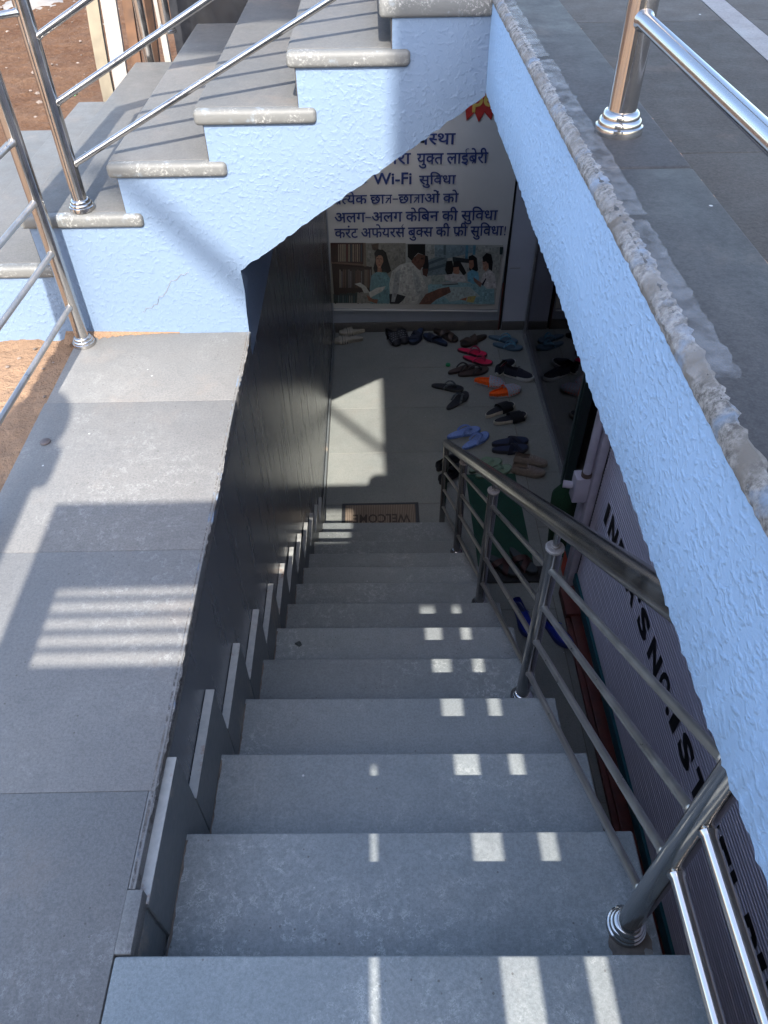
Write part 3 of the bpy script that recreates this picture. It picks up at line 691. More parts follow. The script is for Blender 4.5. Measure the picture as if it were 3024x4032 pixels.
for xx, zz in ((-.13, .892),): pass
post(er, .36, y1 + .01, 1.046, .86, disc=True)
tube(er, 'neck_rod', [(.36, y1 + .01, 1.9), (.36, y1 + .01, 2.14)], .0095)
# platform railing
pr = railing('platform_railing', 'shiny stainless steel railing along the edge of the raised platform', (.416, 1.357, 1.047))
post(pr, .416, 1.357, 1.046, .86, disc=True)
post(pr, .416, .04, 1.046, .86, disc=True)
for h in (.168, .42, .60, .76):
    tube(pr, 'rail', [(.416, 1.34, 1.046 + h), (.416, .04, 1.046 + h)], .0125)
tube(pr, 'handrail', [(.416, 2.45, 2.1), (.416, .0, 2.1)], HR)
for yy in (1.357, .04): tube(pr, 'neck_rod', [(.416, yy, 1.905), (.416, yy, 2.09)], .0095)
# far side of the entrance steps
fr = railing('far_railing', 'stainless steel railing posts at the far side of the entrance steps', (-1.0, 4.12, .587))
post(fr, -.955, 4.06, .6135, .86, disc=True)
post(fr, -1.13, 4.30, -.02, 1.5, fl=False, disc=True)
tube(fr, 'rail', [(-.968, 4.11, 1.28), (.36, 4.12, 1.94)], RR); tube(fr, 'rail', [(-1.13, 4.3, 1.28), (-.968, 4.11, 1.28)], RR)
tube(fr, 'rail', [(-.968, 4.11, 1.1), (.36, 4.12, 1.76)], RR)
post(fr, .36, 4.12, 1.046, .86, disc=True)
# ---------------------------------------------------------------- yard behind the steps
m = MB(); m.prism([(0, -.02), (.075, -.02), (.09, 1.5), (.01, 1.5)], 'y', 0, .03)
def plank(name, label, x, y, wd, h, lean, mat, tx=0.0, thick=.03):
    m = MB(); n = 8; vs = []; fs = []
    for i in range(n + 1):
        t = i / n; e = jit(.004)
        for dx, dy in ((0, 0), (wd, 0), (wd, thick), (0, thick)): vs.append((x + dx + tx * t + e, y + dy + lean * t, -.022 + h * t))
    for i in range(n):
        for k in range(4): a = i * 4 + k; b = i * 4 + (k + 1) % 4; fs.append((a, b, b + 4, a + 4))
    fs += [(3, 2, 1, 0), tuple(n * 4 + k for k in range(4))]
    m.add(vs, fs); return m.build(name, mat, label=label, cat='plank', smooth=False, loc=(x, y, -.022))
random.seed(2)
plank('wooden_plank', 'cream peeling board with a dark split edge, outermost behind the entrance steps', -1.455, 4.36, .062, 1.5, .25, 'creamwood', .04)
plank('wooden_plank', 'bright white board standing behind the entrance steps', -1.375, 4.34, .075, 1.5, .2, 'whitewood', .06)
plank('wooden_plank', 'rough brown plank standing beside the white board', -1.275, 4.40, .05, 1.5, .2, 'wood', .04)
plank('wooden_plank', 'dark brown plank in the shade beside the far railing post', -1.215, 4.43, .07, 1.4, .2, 'wood', .06)
plank('wooden_plank', 'thin cream board between the far railing posts', -1.07, 4.36, .03, 1.5, .15, 'whitewood', -.04)
m = MB(); random.seed(31); vs = []; fs = []
for i in range(13):
    for j in range(9): vs.append((-1.02 + 1.3 * i / 12, 4.46 + .05 * math.sin(i * 1.3) + .02 * math.sin(j * 2 + i), -.03 + 1.5 * j / 8))
for i in range(12):
    for j in range(8): a = i * 9 + j; fs.append((a, a + 1, a + 10, a + 9))
nv = len(vs); vs += [(x, y + .05, z) for x, y, z in vs]; fs += [tuple(k + nv for k in reversed(f)) for f in fs]
m.add(vs, fs); m.build('tarpaulin', simple('black_tarpaulin', (.02, .021, .025), .4), label='black plastic sheet hanging behind the entrance steps', cat='tarpaulin')
m = MB(); m.lathe([(.30, -.03), (.26, .0), (.17, .02), (.13, .05), (.122, .09), (.12, 1.9), (.0, 1.9)], (-3.08, 8.1, -.02), 30); m.build('concrete_pillar', 'concrete', label='round pale concrete pillar standing in the brown yard', cat='pillar', loc=(-3.08, 8.1, 0))
wr = thing('snack_wrapper', 'crumpled red white and green wrapper at the edge of the steps', 'litter', (-1.585, 4.37, .258))
for i, c in enumerate(((200, 30, 35), (235, 235, 230), (60, 130, 70))):
    m = MB(); x = -1.62 + i * .016; zz = [.262 + random.uniform(0, .014) for _ in range(6)]
    m.add([(x, 4.36, zz[0]), (x + .016, 4.352, zz[1]), (x, 4.385, zz[2]), (x + .016, 4.38, zz[3]), (x + .004, 4.40, zz[4]), (x + .018, 4.395, zz[5])], [(0, 1, 3, 2), (2, 3, 5, 4)])
    m.build('wrapper_panel', colmat(c, .35), wr, smooth=False)
# ---------------------------------------------------------------- shop front on the right of the passage
XS = 1.43
rs = thing('rolling_shutter', 'lilac grey rolling shutter with black lettering along the passage', 'shutter', (XS, 2, ZF))
m = MB(); z = -2.74; pts = []; k = 0
while z < .79:
    pts += [(XS + .010, z), (XS, z + .005), (XS, z + .022), (XS + .005, z + .025), (XS + .005, z + .028), (XS, z + .031), (XS, z + .048), (XS + .005, z + .051), (XS + .005, z + .054), (XS, z + .057), (XS, z + .074), (XS + .010, z + .079)]
    z += .081
vs = []; fs = []
for (x, zz) in pts: vs += [(x, -3.0, zz), (x, 3.545, zz)]
for i in range(len(pts) - 1): fs.append((2 * i, 2 * i + 1, 2 * i + 3, 2 * i + 2))
m.add(vs, fs); m.build('curtain', 'shutter', rs, smooth=False)
m = MB(); m.box(XS + .012, XS + .06, -3, 3.54, -2.9, .79); m.build('backing', 'blackpaint', rs, smooth=False)
m = MB(); m.box(XS - .014, XS + .01, -3, 3.545, -2.84, -2.745); m.build('bottom_bar', 'tealpaint', rs, smooth=False)
m = MB(); m.box(1.375, 1.43, 3.548, 3.60, ZF, .79); m.box(1.40, 1.47, 3.60, 3.66, ZF, .79); m.box(1.375, 1.43, 3.66, 3.735, ZF, .79); m.build('guide_channel', 'lilac_steel', rs, bevel=.004)
m = MB(); m.box(1.43, 1.44, 3.535, 3.56, ZF, .79); m.build('guide_slot', 'blackpaint', rs, smooth=False)
m = MB(); m.box(1.312, 1.40, -3, 3.5, ZF - .001, ZF + .035); m.box(1.345, 1.418, -3, 3.5, ZF + .03, ZF + .062); m.box(1.312, 1.42, 3.24, 3.5, ZF, ZF + .08); sill = m.build('shutter_sill', 'redpaint', label='dark red painted sill along the foot of the rolling shutter', cat='sill', bevel=.005)
# lettering, one flat painted letter after another, far end first
def text_data(s, size=1.0, off=0.0, res=3):
    c = bpy.data.curves.new('t', 'FONT'); c.body = s; c.size = size; c.resolution_u = res; c.offset = off
    o = bpy.data.objects.new('t', c); C.objects.link(o)
    dg = bpy.context.evaluated_depsgraph_get(); dg.update(); me = o.evaluated_get(dg).to_mesh()
    vs = [(v.co.x, v.co.y) for v in me.vertices]; fs = [tuple(p.vertices) for p in me.polygons]
    o.evaluated_get(dg).to_mesh_clear(); bpy.data.objects.remove(o); bpy.data.curves.remove(c)
    return vs, fs
def bbox(vs): xs = [v[0] for v in vs]; ys = [v[1] for v in vs]; return min(xs), max(xs), min(ys), max(ys)
m = MB()
LET = [('I', 3.335, 3.28), ('N', 3.225, 3.065), ('D', 3.02, 2.875), ('I', 2.835, 2.785), ('A', 2.775, 2.615), ("'", 2.59, 2.55),
       ('S', 2.518, 2.360), ('N', 2.30, 2.137), ('O', 2.105, 1.975), ('.', 1.955, 1.91), ('1', 1.885, 1.815), ('S', 1.756, 1.602),
       ('T', 1.565, 1.43), ('E', 1.405, 1.285), ('E', 1.25, 1.13), ('L', 1.11, .99), ('P', .945, .825), ('I', .805, .75), ('P', .715, .60), ('E', .565, .455)]
for ch, ya, yb in LET:
    vs, fs = text_data(ch, 1, .045); b = bbox(vs); zb = -1.968 + (3.3 - ya) * .0245 + .0; hgt = .172
    if ch == '.': hgt = .05
    z0 = zb
    if ch == "'": z0 = zb + .115; hgt = .06
    m.add([(XS - .0035, ya + (yb - ya) * (v[0] - b[0]) / (b[1] - b[0]), z0 + hgt * (v[1] - b[2]) / (b[3] - b[2])) for v in vs], fs)
m.build('lettering', 'blackpaint', rs, smooth=False)
# lock housing with pipe on the guide
lk = thing('lock_housing', 'white painted steel lock box with a stub and an upright pipe on the shutter guide', 'lock box', (1.33, 3.52, -1.8))
m = MB(); m.box(1.275, 1.372, 3.56, 3.66, -2.03, -1.82); m.build('housing', 'lilac_steel', lk, bevel=.006)
m = MB(); m.tube([(1.275, 3.62, -1.92), (1.215, 3.635, -1.92)], .026, 18, cap=False); m.tube([(1.274, 3.62, -1.92), (1.216, 3.635, -1.92)], .02, 18); m.build('stub_pipe', 'lilac_steel', lk)
m = MB(); m.tube([(1.345, 3.60, -1.82), (1.345, 3.60, .78)], .028, 18); m.build('upright_pipe', 'lilac_steel', lk)
m = MB(); m.lathe([(.034, -.03), (.036, .0), (.034, .012), (.0, .012)], (1.345, 3.60, -1.80), 18); m.build('collar', simple('brown_grease', (.10, .07, .06), .5), lk)
# small flyer on the guide foot
fl = thing('paper_flyer', 'torn orange and teal flyer stuck low on the shutter guide', 'flyer', (1.372, 3.69, -2.6))
m = MB(); m.box(1.3715, 1.3745, 3.65, 3.735, -2.70, -2.42); m.build('teal_part', 'tealpaint', fl, smooth=False)
m = MB(); m.box(1.3715, 1.3745, 3.65, 3.735, -2.90, -2.705); m.build('orange_part', colmat((190, 70, 40)), fl, smooth=False)
# glass partition
gp = thing('glass_partition', 'dark tinted glass shop front in an aluminium track beside the shoes', 'partition', (1.59, 5.9, ZF))
m = MB(); m.box(1.592, 1.602, 4.76, 7.05, ZF + .03, .2); m.build('pane', 'glass', gp, smooth=False)
m = MB(); m.box(1.565, 1.578, 4.735, 7.06, ZF, ZF + .022); m.box(1.582, 1.612, 4.735, 7.06, ZF, ZF + .032); m.box(1.618, 1.63, 4.735, 7.06, ZF, ZF + .022); m.build('floor_track', 'frame', gp, bevel=.002, bseg=1)
m = MB(); m.box(1.575, 1.625, 7.05, 7.10, ZF, .2); m.build('corner_post', 'frame', gp, bevel=.003, bseg=1)
m = MB(); m.box(1.56, 1.64, 4.655, 4.735, ZF, .2); m.box(1.545, 1.56, 4.675, 4.715, ZF, .2); m.build('door_post', 'darkframe', gp, bevel=.003, bseg=1)
rm = thing('shop_interior', 'dim shop interior with a magenta curtain behind the glass', 'interior', (2.4, 5, ZF))
m = MB(); m.box(3.4, 3.5, 3.5, 7.4, ZF, .79); m.box(1.64, 3.4, 7.19, 7.4, ZF, .79); m.box(1.5, 3.4, 3.52, 3.6, ZF, .79); m.build('shop_wall', 'room', rm, smooth=False)
m = MB(); vs = []; fs = []
for i in range(41):
    y = 3.62 + 1.15 * i / 40
    for zz in (ZF + .03, .5): vs.append((1.80 + .03 * math.sin(i * 1.9), y, zz))
for i in range(40): fs.append((2 * i, 2 * i + 1, 2 * i + 3, 2 * i + 2))
nv = len(vs); vs += [(x + .01, y, z) for x, y, z in vs]; fs += [tuple(k + nv for k in reversed(f)) for f in fs]
m.add(vs, fs); m.build('magenta_curtain', 'curtain', rm)
# ---------------------------------------------------------------- mats
m = MB(); random.seed(12); vs = []; fs = []; nx, ny = 60, 4
m.box(.74, 1.17, 3.76, 4.82, ZF + .001, ZF + .008)
for i in range(44): x = .745 + i * .0097; m.box(x, x + .005, 3.762, 4.818, ZF + .008, ZF + .013)
m.build('green_mat', 'mat', smooth=False, label='long ribbed green mat on the floor beside the stairs', cat='mat', loc=(.95, 4.3, ZF))
m = MB(); m.box(.70, 1.27, 3.60, 3.752, ZF + .001, ZF + .012)
for i in range(56): x = .703 + i * .0101; m.box(x, x + .006, 3.602, 3.75, ZF + .012, ZF + .02)
m.build('black_mat', 'matblack', smooth=False, label='black ribbed rubber mat at the near end of the green mat', cat='mat', loc=(.98, 3.68, ZF))
m = MB(); random.seed(41); path = []; rr = []
for i in range(16):
    t = i / 15; path.append((1.40 - .07 * t, 3.93 + .01 * math.sin(5 * t), ZF + .004 + .70 * t)); rr.append((.088 + .012 * math.sin(t * 3)) * (1 if t < .9 else .93 - (t - .9) * 5))
m.tube(path, rr, 22)
m.v = [(x + jit(.006), y + jit(.006), z) for x, y, z in m.v]
m.build('turf_roll', 'turf', label='dark green roll of artificial turf standing against the shutter guide', cat='turf', loc=(1.40, 3.93, ZF))
wm = thing('welcome_mat', 'brown and black welcome mat at the foot of the basement stairs', 'mat', (-.01, 4.28, ZF))
m = MB(); m.box(-.33, .31, 4.07, 4.485, ZF + .001, ZF + .012); m.build('rubber_border', 'matblack', wm, bevel=.003, bseg=1)
m = MB(); m.box(-.30, .28, 4.10, 4.455, ZF + .012, ZF + .016); m.build('pile', 'coir', wm, smooth=False)
vs, fs = text_data('WELCOME', 1, .02); b = bbox(vs)
m = MB(); m.add([(.235 - (v[0] - b[0]) / (b[1] - b[0]) * .47, 4.345 - (v[1] - b[2]) / (b[3] - b[2]) * .10, ZF + .0175) for v in vs], fs); m.build('lettering', simple('dark_coir', (.085, .065, .05), .9), wm, smooth=False)
# ---------------------------------------------------------------- poster on the end wall
def dev(tokens, off=.014):
    """set Hindi text glyph by glyph (visual order); returns vertices and faces of one line of unit size"""
    V, Fc, cx = [], [], 0.0
    ref = bbox(text_data('क')[0])[1]
    def put(vs, fs, dx): o = len(V); V.extend((x + dx, y) for x, y in vs); Fc.extend(tuple(i + o for i in f) for f in fs)
    def adv(s):
        return bbox(text_data(s + 'क')[0])[1] - ref
    def rect(pts): o = len(V); V.extend(pts); Fc.append(tuple(range(o, o + len(pts))))
    for t in tokens:
        if t == ' ': cx += .24; continue
        if t == '-': rect([(cx + .03, .27), (cx + .40, .27), (cx + .40, .34), (cx + .03, .34)]); cx += .43; continue
        if isinstance(t, str): vs, fs = text_data(t, 1, off); put(vs, fs, cx); cx += adv(t); continue
        k, ch = t[0], t[1]
        if k == 'tra':      # conjunct t+ra
            hl = .62; th = .075
            rect([(cx, hl - th), (cx + .52, hl - th), (cx + .52, hl), (cx, hl)]); rect([(cx + .36, 0), (cx + .44, 0), (cx + .44, hl - th), (cx + .36, hl - th)])
            rect([(cx + .10, .34), (cx + .36, .34), (cx + .36, .41), (cx + .12, .41)]); rect([(cx + .05, .06), (cx + .11, .01), (cx + .36, .34), (cx + .27, .36)]); cx += .52; continue
        vs, fs = text_data(ch, 1, off); a = adv(ch)
        if k == 'half':
            cut = t[2] * a; bm = bmesh.new(); bv = [bm.verts.new((x, y, 0)) for x, y in vs]
            for f in fs:
                try: bm.faces.new([bv[i] for i in f])
                except ValueError: pass
            bmesh.ops.bisect_plane(bm, geom=bm.verts[:] + bm.edges[:] + bm.faces[:], plane_co=(cut, 0, 0), plane_no=(1, 0, 0), clear_outer=True)
            bm.verts.index_update(); put([(v.co.x, v.co.y) for v in bm.verts], [tuple(v.index for v in f.verts) for f in bm.faces], cx); bm.free(); cx += cut
        else:
            put(vs, fs, cx)
            if k == 'ra':       # slanting foot stroke
                s_ = t[2] * a; rect([(cx + s_ - .20, .02), (cx + s_ - .14, -.03), (cx + s_ + .03, .15), (cx + s_ + .03, .24)])
            if k == 'reph':     # hook above the head line
                s_ = t[2] * a; rect([(cx + s_ - .03, .60), (cx + s_ + .05, .60), (cx + s_ - .02, .74), (cx + s_ - .08, .72)]); rect([(cx + s_ - .08, .72), (cx + s_ - .02, .74), (cx + s_ + .09, .84), (cx + s_ + .04, .88)])
            cx += a
    return V, Fc
po = thing('library_poster', 'white vinyl poster in Hindi with two library pictures on the end wall', 'poster', (.42, 7.15, -2.2))
YP = 7.158
m = MB(); nx, nz = 30, 34; vs = []; fs = []; random.seed(17)
for j in range(nz + 1):
    for i in range(nx + 1):
        x = -.472 + 1.79 * i / nx; zz = -2.615 - .05 * i / nx + 2.4 * j / nz
        vs.append((x - (.035 * (1 - j / nz * 2.4) if (i == nx and j < nz / 2.4) else 0), YP + .002 + .004 * math.sin(i * .5 + j * .35) * (i / nx), zz))
for j in range(nz):
    for i in range(nx): a = j * (nx + 1) + i; fs.append((a, a + 1, a + nx + 2, a + nx + 1))
nv = len(vs); vs += [(x, YP + .012, z) for x, y, z in vs]; fs += [tuple(k + nv for k in reversed(f)) for f in fs]
for i in range(nx): fs.append((i, i + 1, i + 1 + nv, i + nv))
m.add(vs, fs); m.build('vinyl_sheet', 'vinyl', po)
m = MB(); m.tube([(-.47, YP - .006, -2.628), (.5, YP - .012, -2.65), (1.28, YP - .006, -2.68)], .009, 8); m.build('rolled_hem', 'vinyl', po)
def line(V, Fc, x0, x1, zbase, h, mat='ink', nm='text_line', y=YP - .008, base=(0.0, .62)):
    b = bbox(V); m = MB(); k = h / (base[1] - base[0])
    m.add([(x0 + (x1 - x0) * (v[0] - b[0]) / (b[1] - b[0]), y, zbase + (v[1] - base[0]) * k) for v in V], Fc); return m.build(nm, mat, po, smooth=False)
H = .092
line(*dev([('half', 'व', .62), 'य', 'व', ('half', 'स', .62), 'थ', 'ा']), .215, .731, -.97, H)
line(*dev(['क', 'ै', 'म', 'र', 'ा']), -.04, .33, -1.135, H)
line(*dev(['य', 'ु', ('half', 'क', .72), 'त', ' ', 'ल', 'ा', 'ई', ('ra', 'ब', .72), 'े', 'र', 'ी']), .384, 1.04, -1.14, H)
V, Fc = text_data('Free', 1, .018); line(V, Fc, -.42, -.085, -1.305, .085, base=(0, .7))
V, Fc = text_data('Wi-Fi', 1, .018); line(V, Fc, -.027, .338, -1.318, .105, base=(0, .7))
line(*dev(['स', 'ु', 'ि', 'व', 'ध', 'ा']), .408, .755, -1.325, H * .85)
line(*dev([('ra', 'प', .72), ('half', 'त', .62), 'य', 'े', 'क', ' ', 'छ', 'ा', ('tra', ''), '-', 'छ', 'ा', ('tra', ''), 'ा', 'अ', 'ो', 'ं', ' ', 'क', 'ो']), -.41, .79, -1.50, H * .9)
line(*dev(['अ', 'ल', 'ग', '-', 'अ', 'ल', 'ग', ' ', 'क', 'े', 'ि', 'ब', 'न', ' ', 'क', 'ी', ' ', 'स', 'ु', 'ि', 'व', 'ध', 'ा']), -.404, 1.18, -1.678, H)
line(*dev(['क', 'र', 'ं', 'ट', ' ', 'अ', 'फ', 'े', 'य', 'र', ('reph', 'स', .75), ' ', 'ब', 'ु', ('half', 'क', .72), 'स', ' ', 'क', 'ी', ' ', ('ra', 'फ', .5), 'ी', ' ', 'स', 'ु', 'ि', 'व', 'ध', 'ा']), -.413, 1.25, -1.835, H)
V, Fc = text_data('!', 1, .01); line(V, Fc, 1.262, 1.276, -1.835, H, base=(0, .7))
m = MB(); pts = []
for i in range(44):
    r = .37 if i % 2 else .29; t = 2 * math.pi * i / 44; pts.append((.93 + r * 1.05 * math.cos(t), YP - .006, -.42 + r * math.sin(t)))
m.add(pts + [(.93, YP - .006, -.42)], [(i, (i + 1) % 44, 44) for i in range(44)]); m.build('red_burst', 'redink', po, smooth=False)
V, Fc = text_data('Open', 1, .025); line(V, Fc, .70, 1.14, -.655, .14, 'yellowink', 'burst_text', YP - .010, base=(0, .7))
pg = MB(); mats = []; idx = {}
for li, (c, pts) in enumerate(ART):
    if c not in idx: idx[c] = len(mats); mats.append(colmat(tuple(int(v * .9) for v in c), .4))
    pg.add([(x, YP - .005 - .00025 * li, z) for x, z in pts], [tuple(range(len(pts)))], idx[c])
random.seed(55)
def inside(p, poly):
    r = False
    for i in range(len(poly)):
        (x1, y1), (x2, y2) = poly[i], poly[i - 1]
        if (y1 > p[1]) != (y2 > p[1]) and p[0] < (x2 - x1) * (p[1] - y1) / (y2 - y1) + x1: r = not r
    return r
nl = len(ART)
def top_at(p):
    for li in range(nl - 1, -1, -1):
        if inside(p, ART[li][1]): return li
    return -1
def shade(c, f): return tuple(max(8, min(240, int(round(v * f / 4) * 4))) for v in c)
for k in range(2600):                                   # grain of the printed photograph: small patches of neighbouring tones
    p = (random.uniform(-.46, 1.29), random.uniform(-2.56, -1.90)); li = top_at(p)
    if li < 0: continue
    s_ = random.uniform(.004, .013); tall = random.uniform(.6, 2.2); q = [(p[0] + dx * s_ + jit(.003), p[1] + dz * s_ * tall + jit(.003)) for dx, dz in ((-1, -1), (1, -1), (1, 1), (-1, 1))]
    if any(top_at(v) != li for v in q): continue
    c = shade(ART[li][0], random.choice((.86, .91, .95, 1.05, 1.09)))
    if c not in idx: idx[c] = len(mats); mats.append(colmat(tuple(int(v * .9) for v in c), .4))
    pg.add([(x, YP - .005 - .00025 * nl - .00001 * (k % 50), z) for x, z in q], [(0, 1, 2, 3)], idx[c])
pg.build('library_pictures', mats, po, smooth=False)
# ---------------------------------------------------------------- footwear
def outline(L, W, side=1, n=36, rec=0.0):
    """foot shaped outline, heel at -L/2, toe at +L/2"""
    pts = []
    for i in range(n):
        t = 2 * math.pi * i / n; x = math.cos(t); y = math.sin(t)
        xx = x * L / 2
        wv = W / 2 * (.80 + .20 * math.tanh(2.2 * x)) * (1 - .13 * math.exp(-((x + .12) / .32) ** 2))
        pts.append((xx, math.copysign(abs(y) ** .82, y) * wv + side * W * .07 * (x * x - .3)))
    return pts
def slab(m, pts, z0, z1, toe=.0, mi=0, L=.3, inset=0.0):
    n = len(pts); lift = lambda x: toe * max(0, x / (L / 2) - .35) ** 2
    k = 1 - inset
    rings = [[(x * .97, y * .95, z0 + lift(x)) for x, y in pts], [(x, y, z0 + (z1 - z0) * .25 + lift(x)) for x, y in pts], [(x * k, y * k, z1 - .0035 + lift(x)) for x, y in pts], [(x * .975 * k, y * .955 * k, z1 + lift(x)) for x, y in pts]]
    vs = [v for r in rings for v in r]; fs = []
    for a in range(3):
        for i in range(n): fs.append((a * n + i, a * n + (i + 1) % n, (a + 1) * n + (i + 1) % n, (a + 1) * n + i))
    fs += [tuple(range(n - 1, -1, -1)), tuple(3 * n + i for i in range(n))]
    m.add(vs, fs, mi)
def band(m, x0, x1, W, h, z, lean=.0, mi=0, th=.008, n=14, cx=0.0):
    """strap arching over the sole from one side to the other"""
    st = 5; vs = []; fs = []
    for a in range(st + 1):
        u = a / st; x = x0 + (x1 - x0) * u
        for s in (0, 1):
            for i in range(n + 1):
                t = math.pi * i / n; y = math.cos(t) * (W / 2 + th * s); zz = z + (math.sin(t) ** .75) * (h + th * s) * (1 - .25 * u)
                vs.append((x + lean * math.cos(t), y + cx, zz))
    k = n + 1
    for a in range(st):
        for s in (0, 1):
            for i in range(n): b = (a * 2 + s) * k + i; c = ((a + 1) * 2 + s) * k + i; fs.append((b, b + 1, c + 1, c))
    for a in (0, st):
        for i in range(n): b = (a * 2) * k + i; fs.append((b, b + 1, b + 1 + k, b + k))
    m.add(vs, fs, mi)
def ribbon(m, path, wd, th, mi=0):
    m.tube(path, th, 8, True, wd / th, mi)
def hull(m, L, W, st, th=0.0, n=14, mi=0, side=1):
    """closed upper: stations (x, halfwidth, height, base)"""
    vs = []; fs = []; k = n + 1
    for (x, hw, h, b) in st:
        for i in range(n + 1):
            t = math.pi * i / n; vs.append((x, math.copysign(abs(math.cos(t)) ** .75, math.cos(t)) * hw + side * W * .07 * ((2 * x / L) ** 2 - .3), b + math.sin(t) ** .7 * h))
    for a in range(len(st) - 1):
        for i in range(n): fs.append((a * k + i, a * k + i + 1, (a + 1) * k + i + 1, (a + 1) * k + i))
    nv = len(vs); vs2 = [(x * .985, y * .94, z - .006) for x, y, z in vs]; vs += vs2; fs += [tuple(q + nv for q in reversed(f)) for f in fs]
    for i in range(n): fs.append((i, i + 1, i + 1 + nv, i + nv))
    m.add(vs, fs, mi)
def flipflop(o, L, sole, strap, top=None, side=1):
    W = L * .39; z = .004; pts = outline(L, W, side)
    m = MB(); slab(m, pts, z, z + .026, .02, L=L); m.build('sole', sole, o)
    if top:
        m = MB(); slab(m, [(x * .95, y * .92) for x, y in pts], z + .022, z + .0285, .02, L=L); m.build('footbed', top, o)
    m = MB(); zt = z + .028; xp = L * .24
    for s in (1, -1):
        path = []
        for i in range(9):
            t = i / 8; path.append((xp - (xp + L * .10) * t, s * (W * .40) * t ** .7 - side * W * .01, zt + .006 + .046 * math.sin(math.pi * min(t * .92 + .08, 1)) ** .8 - .012 * t))
        ribbon(m, path, .013, .006)
    m.tube([(xp, -side * W * .01, zt), (xp, -side * W * .01, zt + .02)], .006, 8)
    m.build('strap', strap, o)
def slide(o, L, sole, strap, side=1, top=None, x0=-.02, x1=.30, cross=False, h=.055, stripes=None):
    W = L * .38; z = .004; pts = outline(L, W, side)
    m = MB(); slab(m, pts, z, z + .036, .018, L=L); m.build('sole', sole, o)
    m = MB(); slab(m, [(x * .95, y * .92) for x, y in pts], z + .03, z + .039, .018, L=L); m.build('footbed', top or strap, o)
    m = MB()
    if cross:
        band(m, L * x0, L * (x0 + .14), W * .92, h, z + .012, .03); band(m, L * (x1 - .16), L * x1, W * .92, h * .85, z + .014, -.03)
    else: band(m, L * x0, L * x1, W * .93, h, z + .012)
    m.build('strap', strap, o)
    if stripes:
        m = MB()
        for k in range(3): band(m, L * (x0 + .04 + k * .08), L * (x0 + .07 + k * .08), W * .93 + .012, h + .0015, z + .012, th=.003)
        m.build('stripe', stripes, o)
def clog(o, L, shell, inner, holes, side=1, strap=None):
    W = L * .42; z = .004; pts = outline(L, W, side)
    m = MB(); slab(m, pts, z, z + .034, .022, L=L); m.build('sole', shell, o)
    m = MB(); slab(m, [(x * .93, y * .88) for x, y in pts], z + .02, z + .040, .018, L=L); m.build('footbed', inner, o)
    m = MB(); st = []
    for i in range(11):
        t = i / 10; x = -.02 * L + t * .50 * L; hw = W * .5 * (1 - .07 * t) * math.sqrt(max(0.02, 1 - max(0, (t - .45) / .57) ** 2)); st.append((x, hw, (.078 - .030 * t) * math.sqrt(max(.05, 1 - max(0, (t - .6) / .42) ** 2)), z + .018))
    hull(m, L, W, st, side=side); m.build('upper', shell, o)
    m = MB(); band(m, -.03 * L, .008 * L, W * .955, .080, z + .017, th=.006); m.build('collar', inner, o)
    # heel rim
    m = MB(); n = 15; vs = []; fs = []
    for i in range(n + 1):
        t = math.pi / 2 + math.pi * i / n; r = pts[int(len(pts) * (.25 + .5 * i / n)) % len(pts)]
        for dx, zz in ((1.0, z + .02), (1.0, z + .058), (.91, z + .058), (.90, z + .03)): vs.append((r[0] * dx, r[1] * dx, zz))
    for i in range(n):
        for k in range(3): a = i * 4 + k; fs.append((a, a + 1, a + 5, a + 4))
    m.add(vs, fs); m.build('heel_rim', inner if strap is None else strap, o)
    m = MB(); random.seed(int(L * 999))
    for r_ in range(4):
        for c in range(-2, 3):
            t = .14 + r_ * .19; x = -.02 * L + t * .5 * L; a = math.pi / 2 + c * .42 + (.2 if r_ % 2 else 0)
            if not .45 < a < 2.7: continue
            i = t * 10; s0 = st[int(i)]; y = math.cos(a) * s0[1] + side * W * .07 * ((2 * x / L) ** 2 - .3); zz = s0[3] + math.sin(a) ** .7 * s0[2]
            nrm = Vector((0.25, math.cos(a), math.sin(a) * 1.2)).normalized(); q = nrm.to_track_quat('Z', 'Y')
            m.add([tuple(Vector((x, y, zz)) + q @ Vector((.0048 * math.cos(u), .0048 * math.sin(u), .0018))) for u in [2 * math.pi * k / 8 for k in range(8)]], [tuple(range(8))])
    for s in (1, -1):
        for k in range(4):
            x = .05 * L + k * .085 * L; s0 = st[min(10, int((x + .02 * L) / (.05 * L)))]; y = s * (s0[1] + .0015) + side * W * .07 * ((2 * x / L) ** 2 - .3)
            m.box(x, x + .015, y - .002, y + .002, z + .026, z + .034)
    m.build('vent_holes', holes, o)
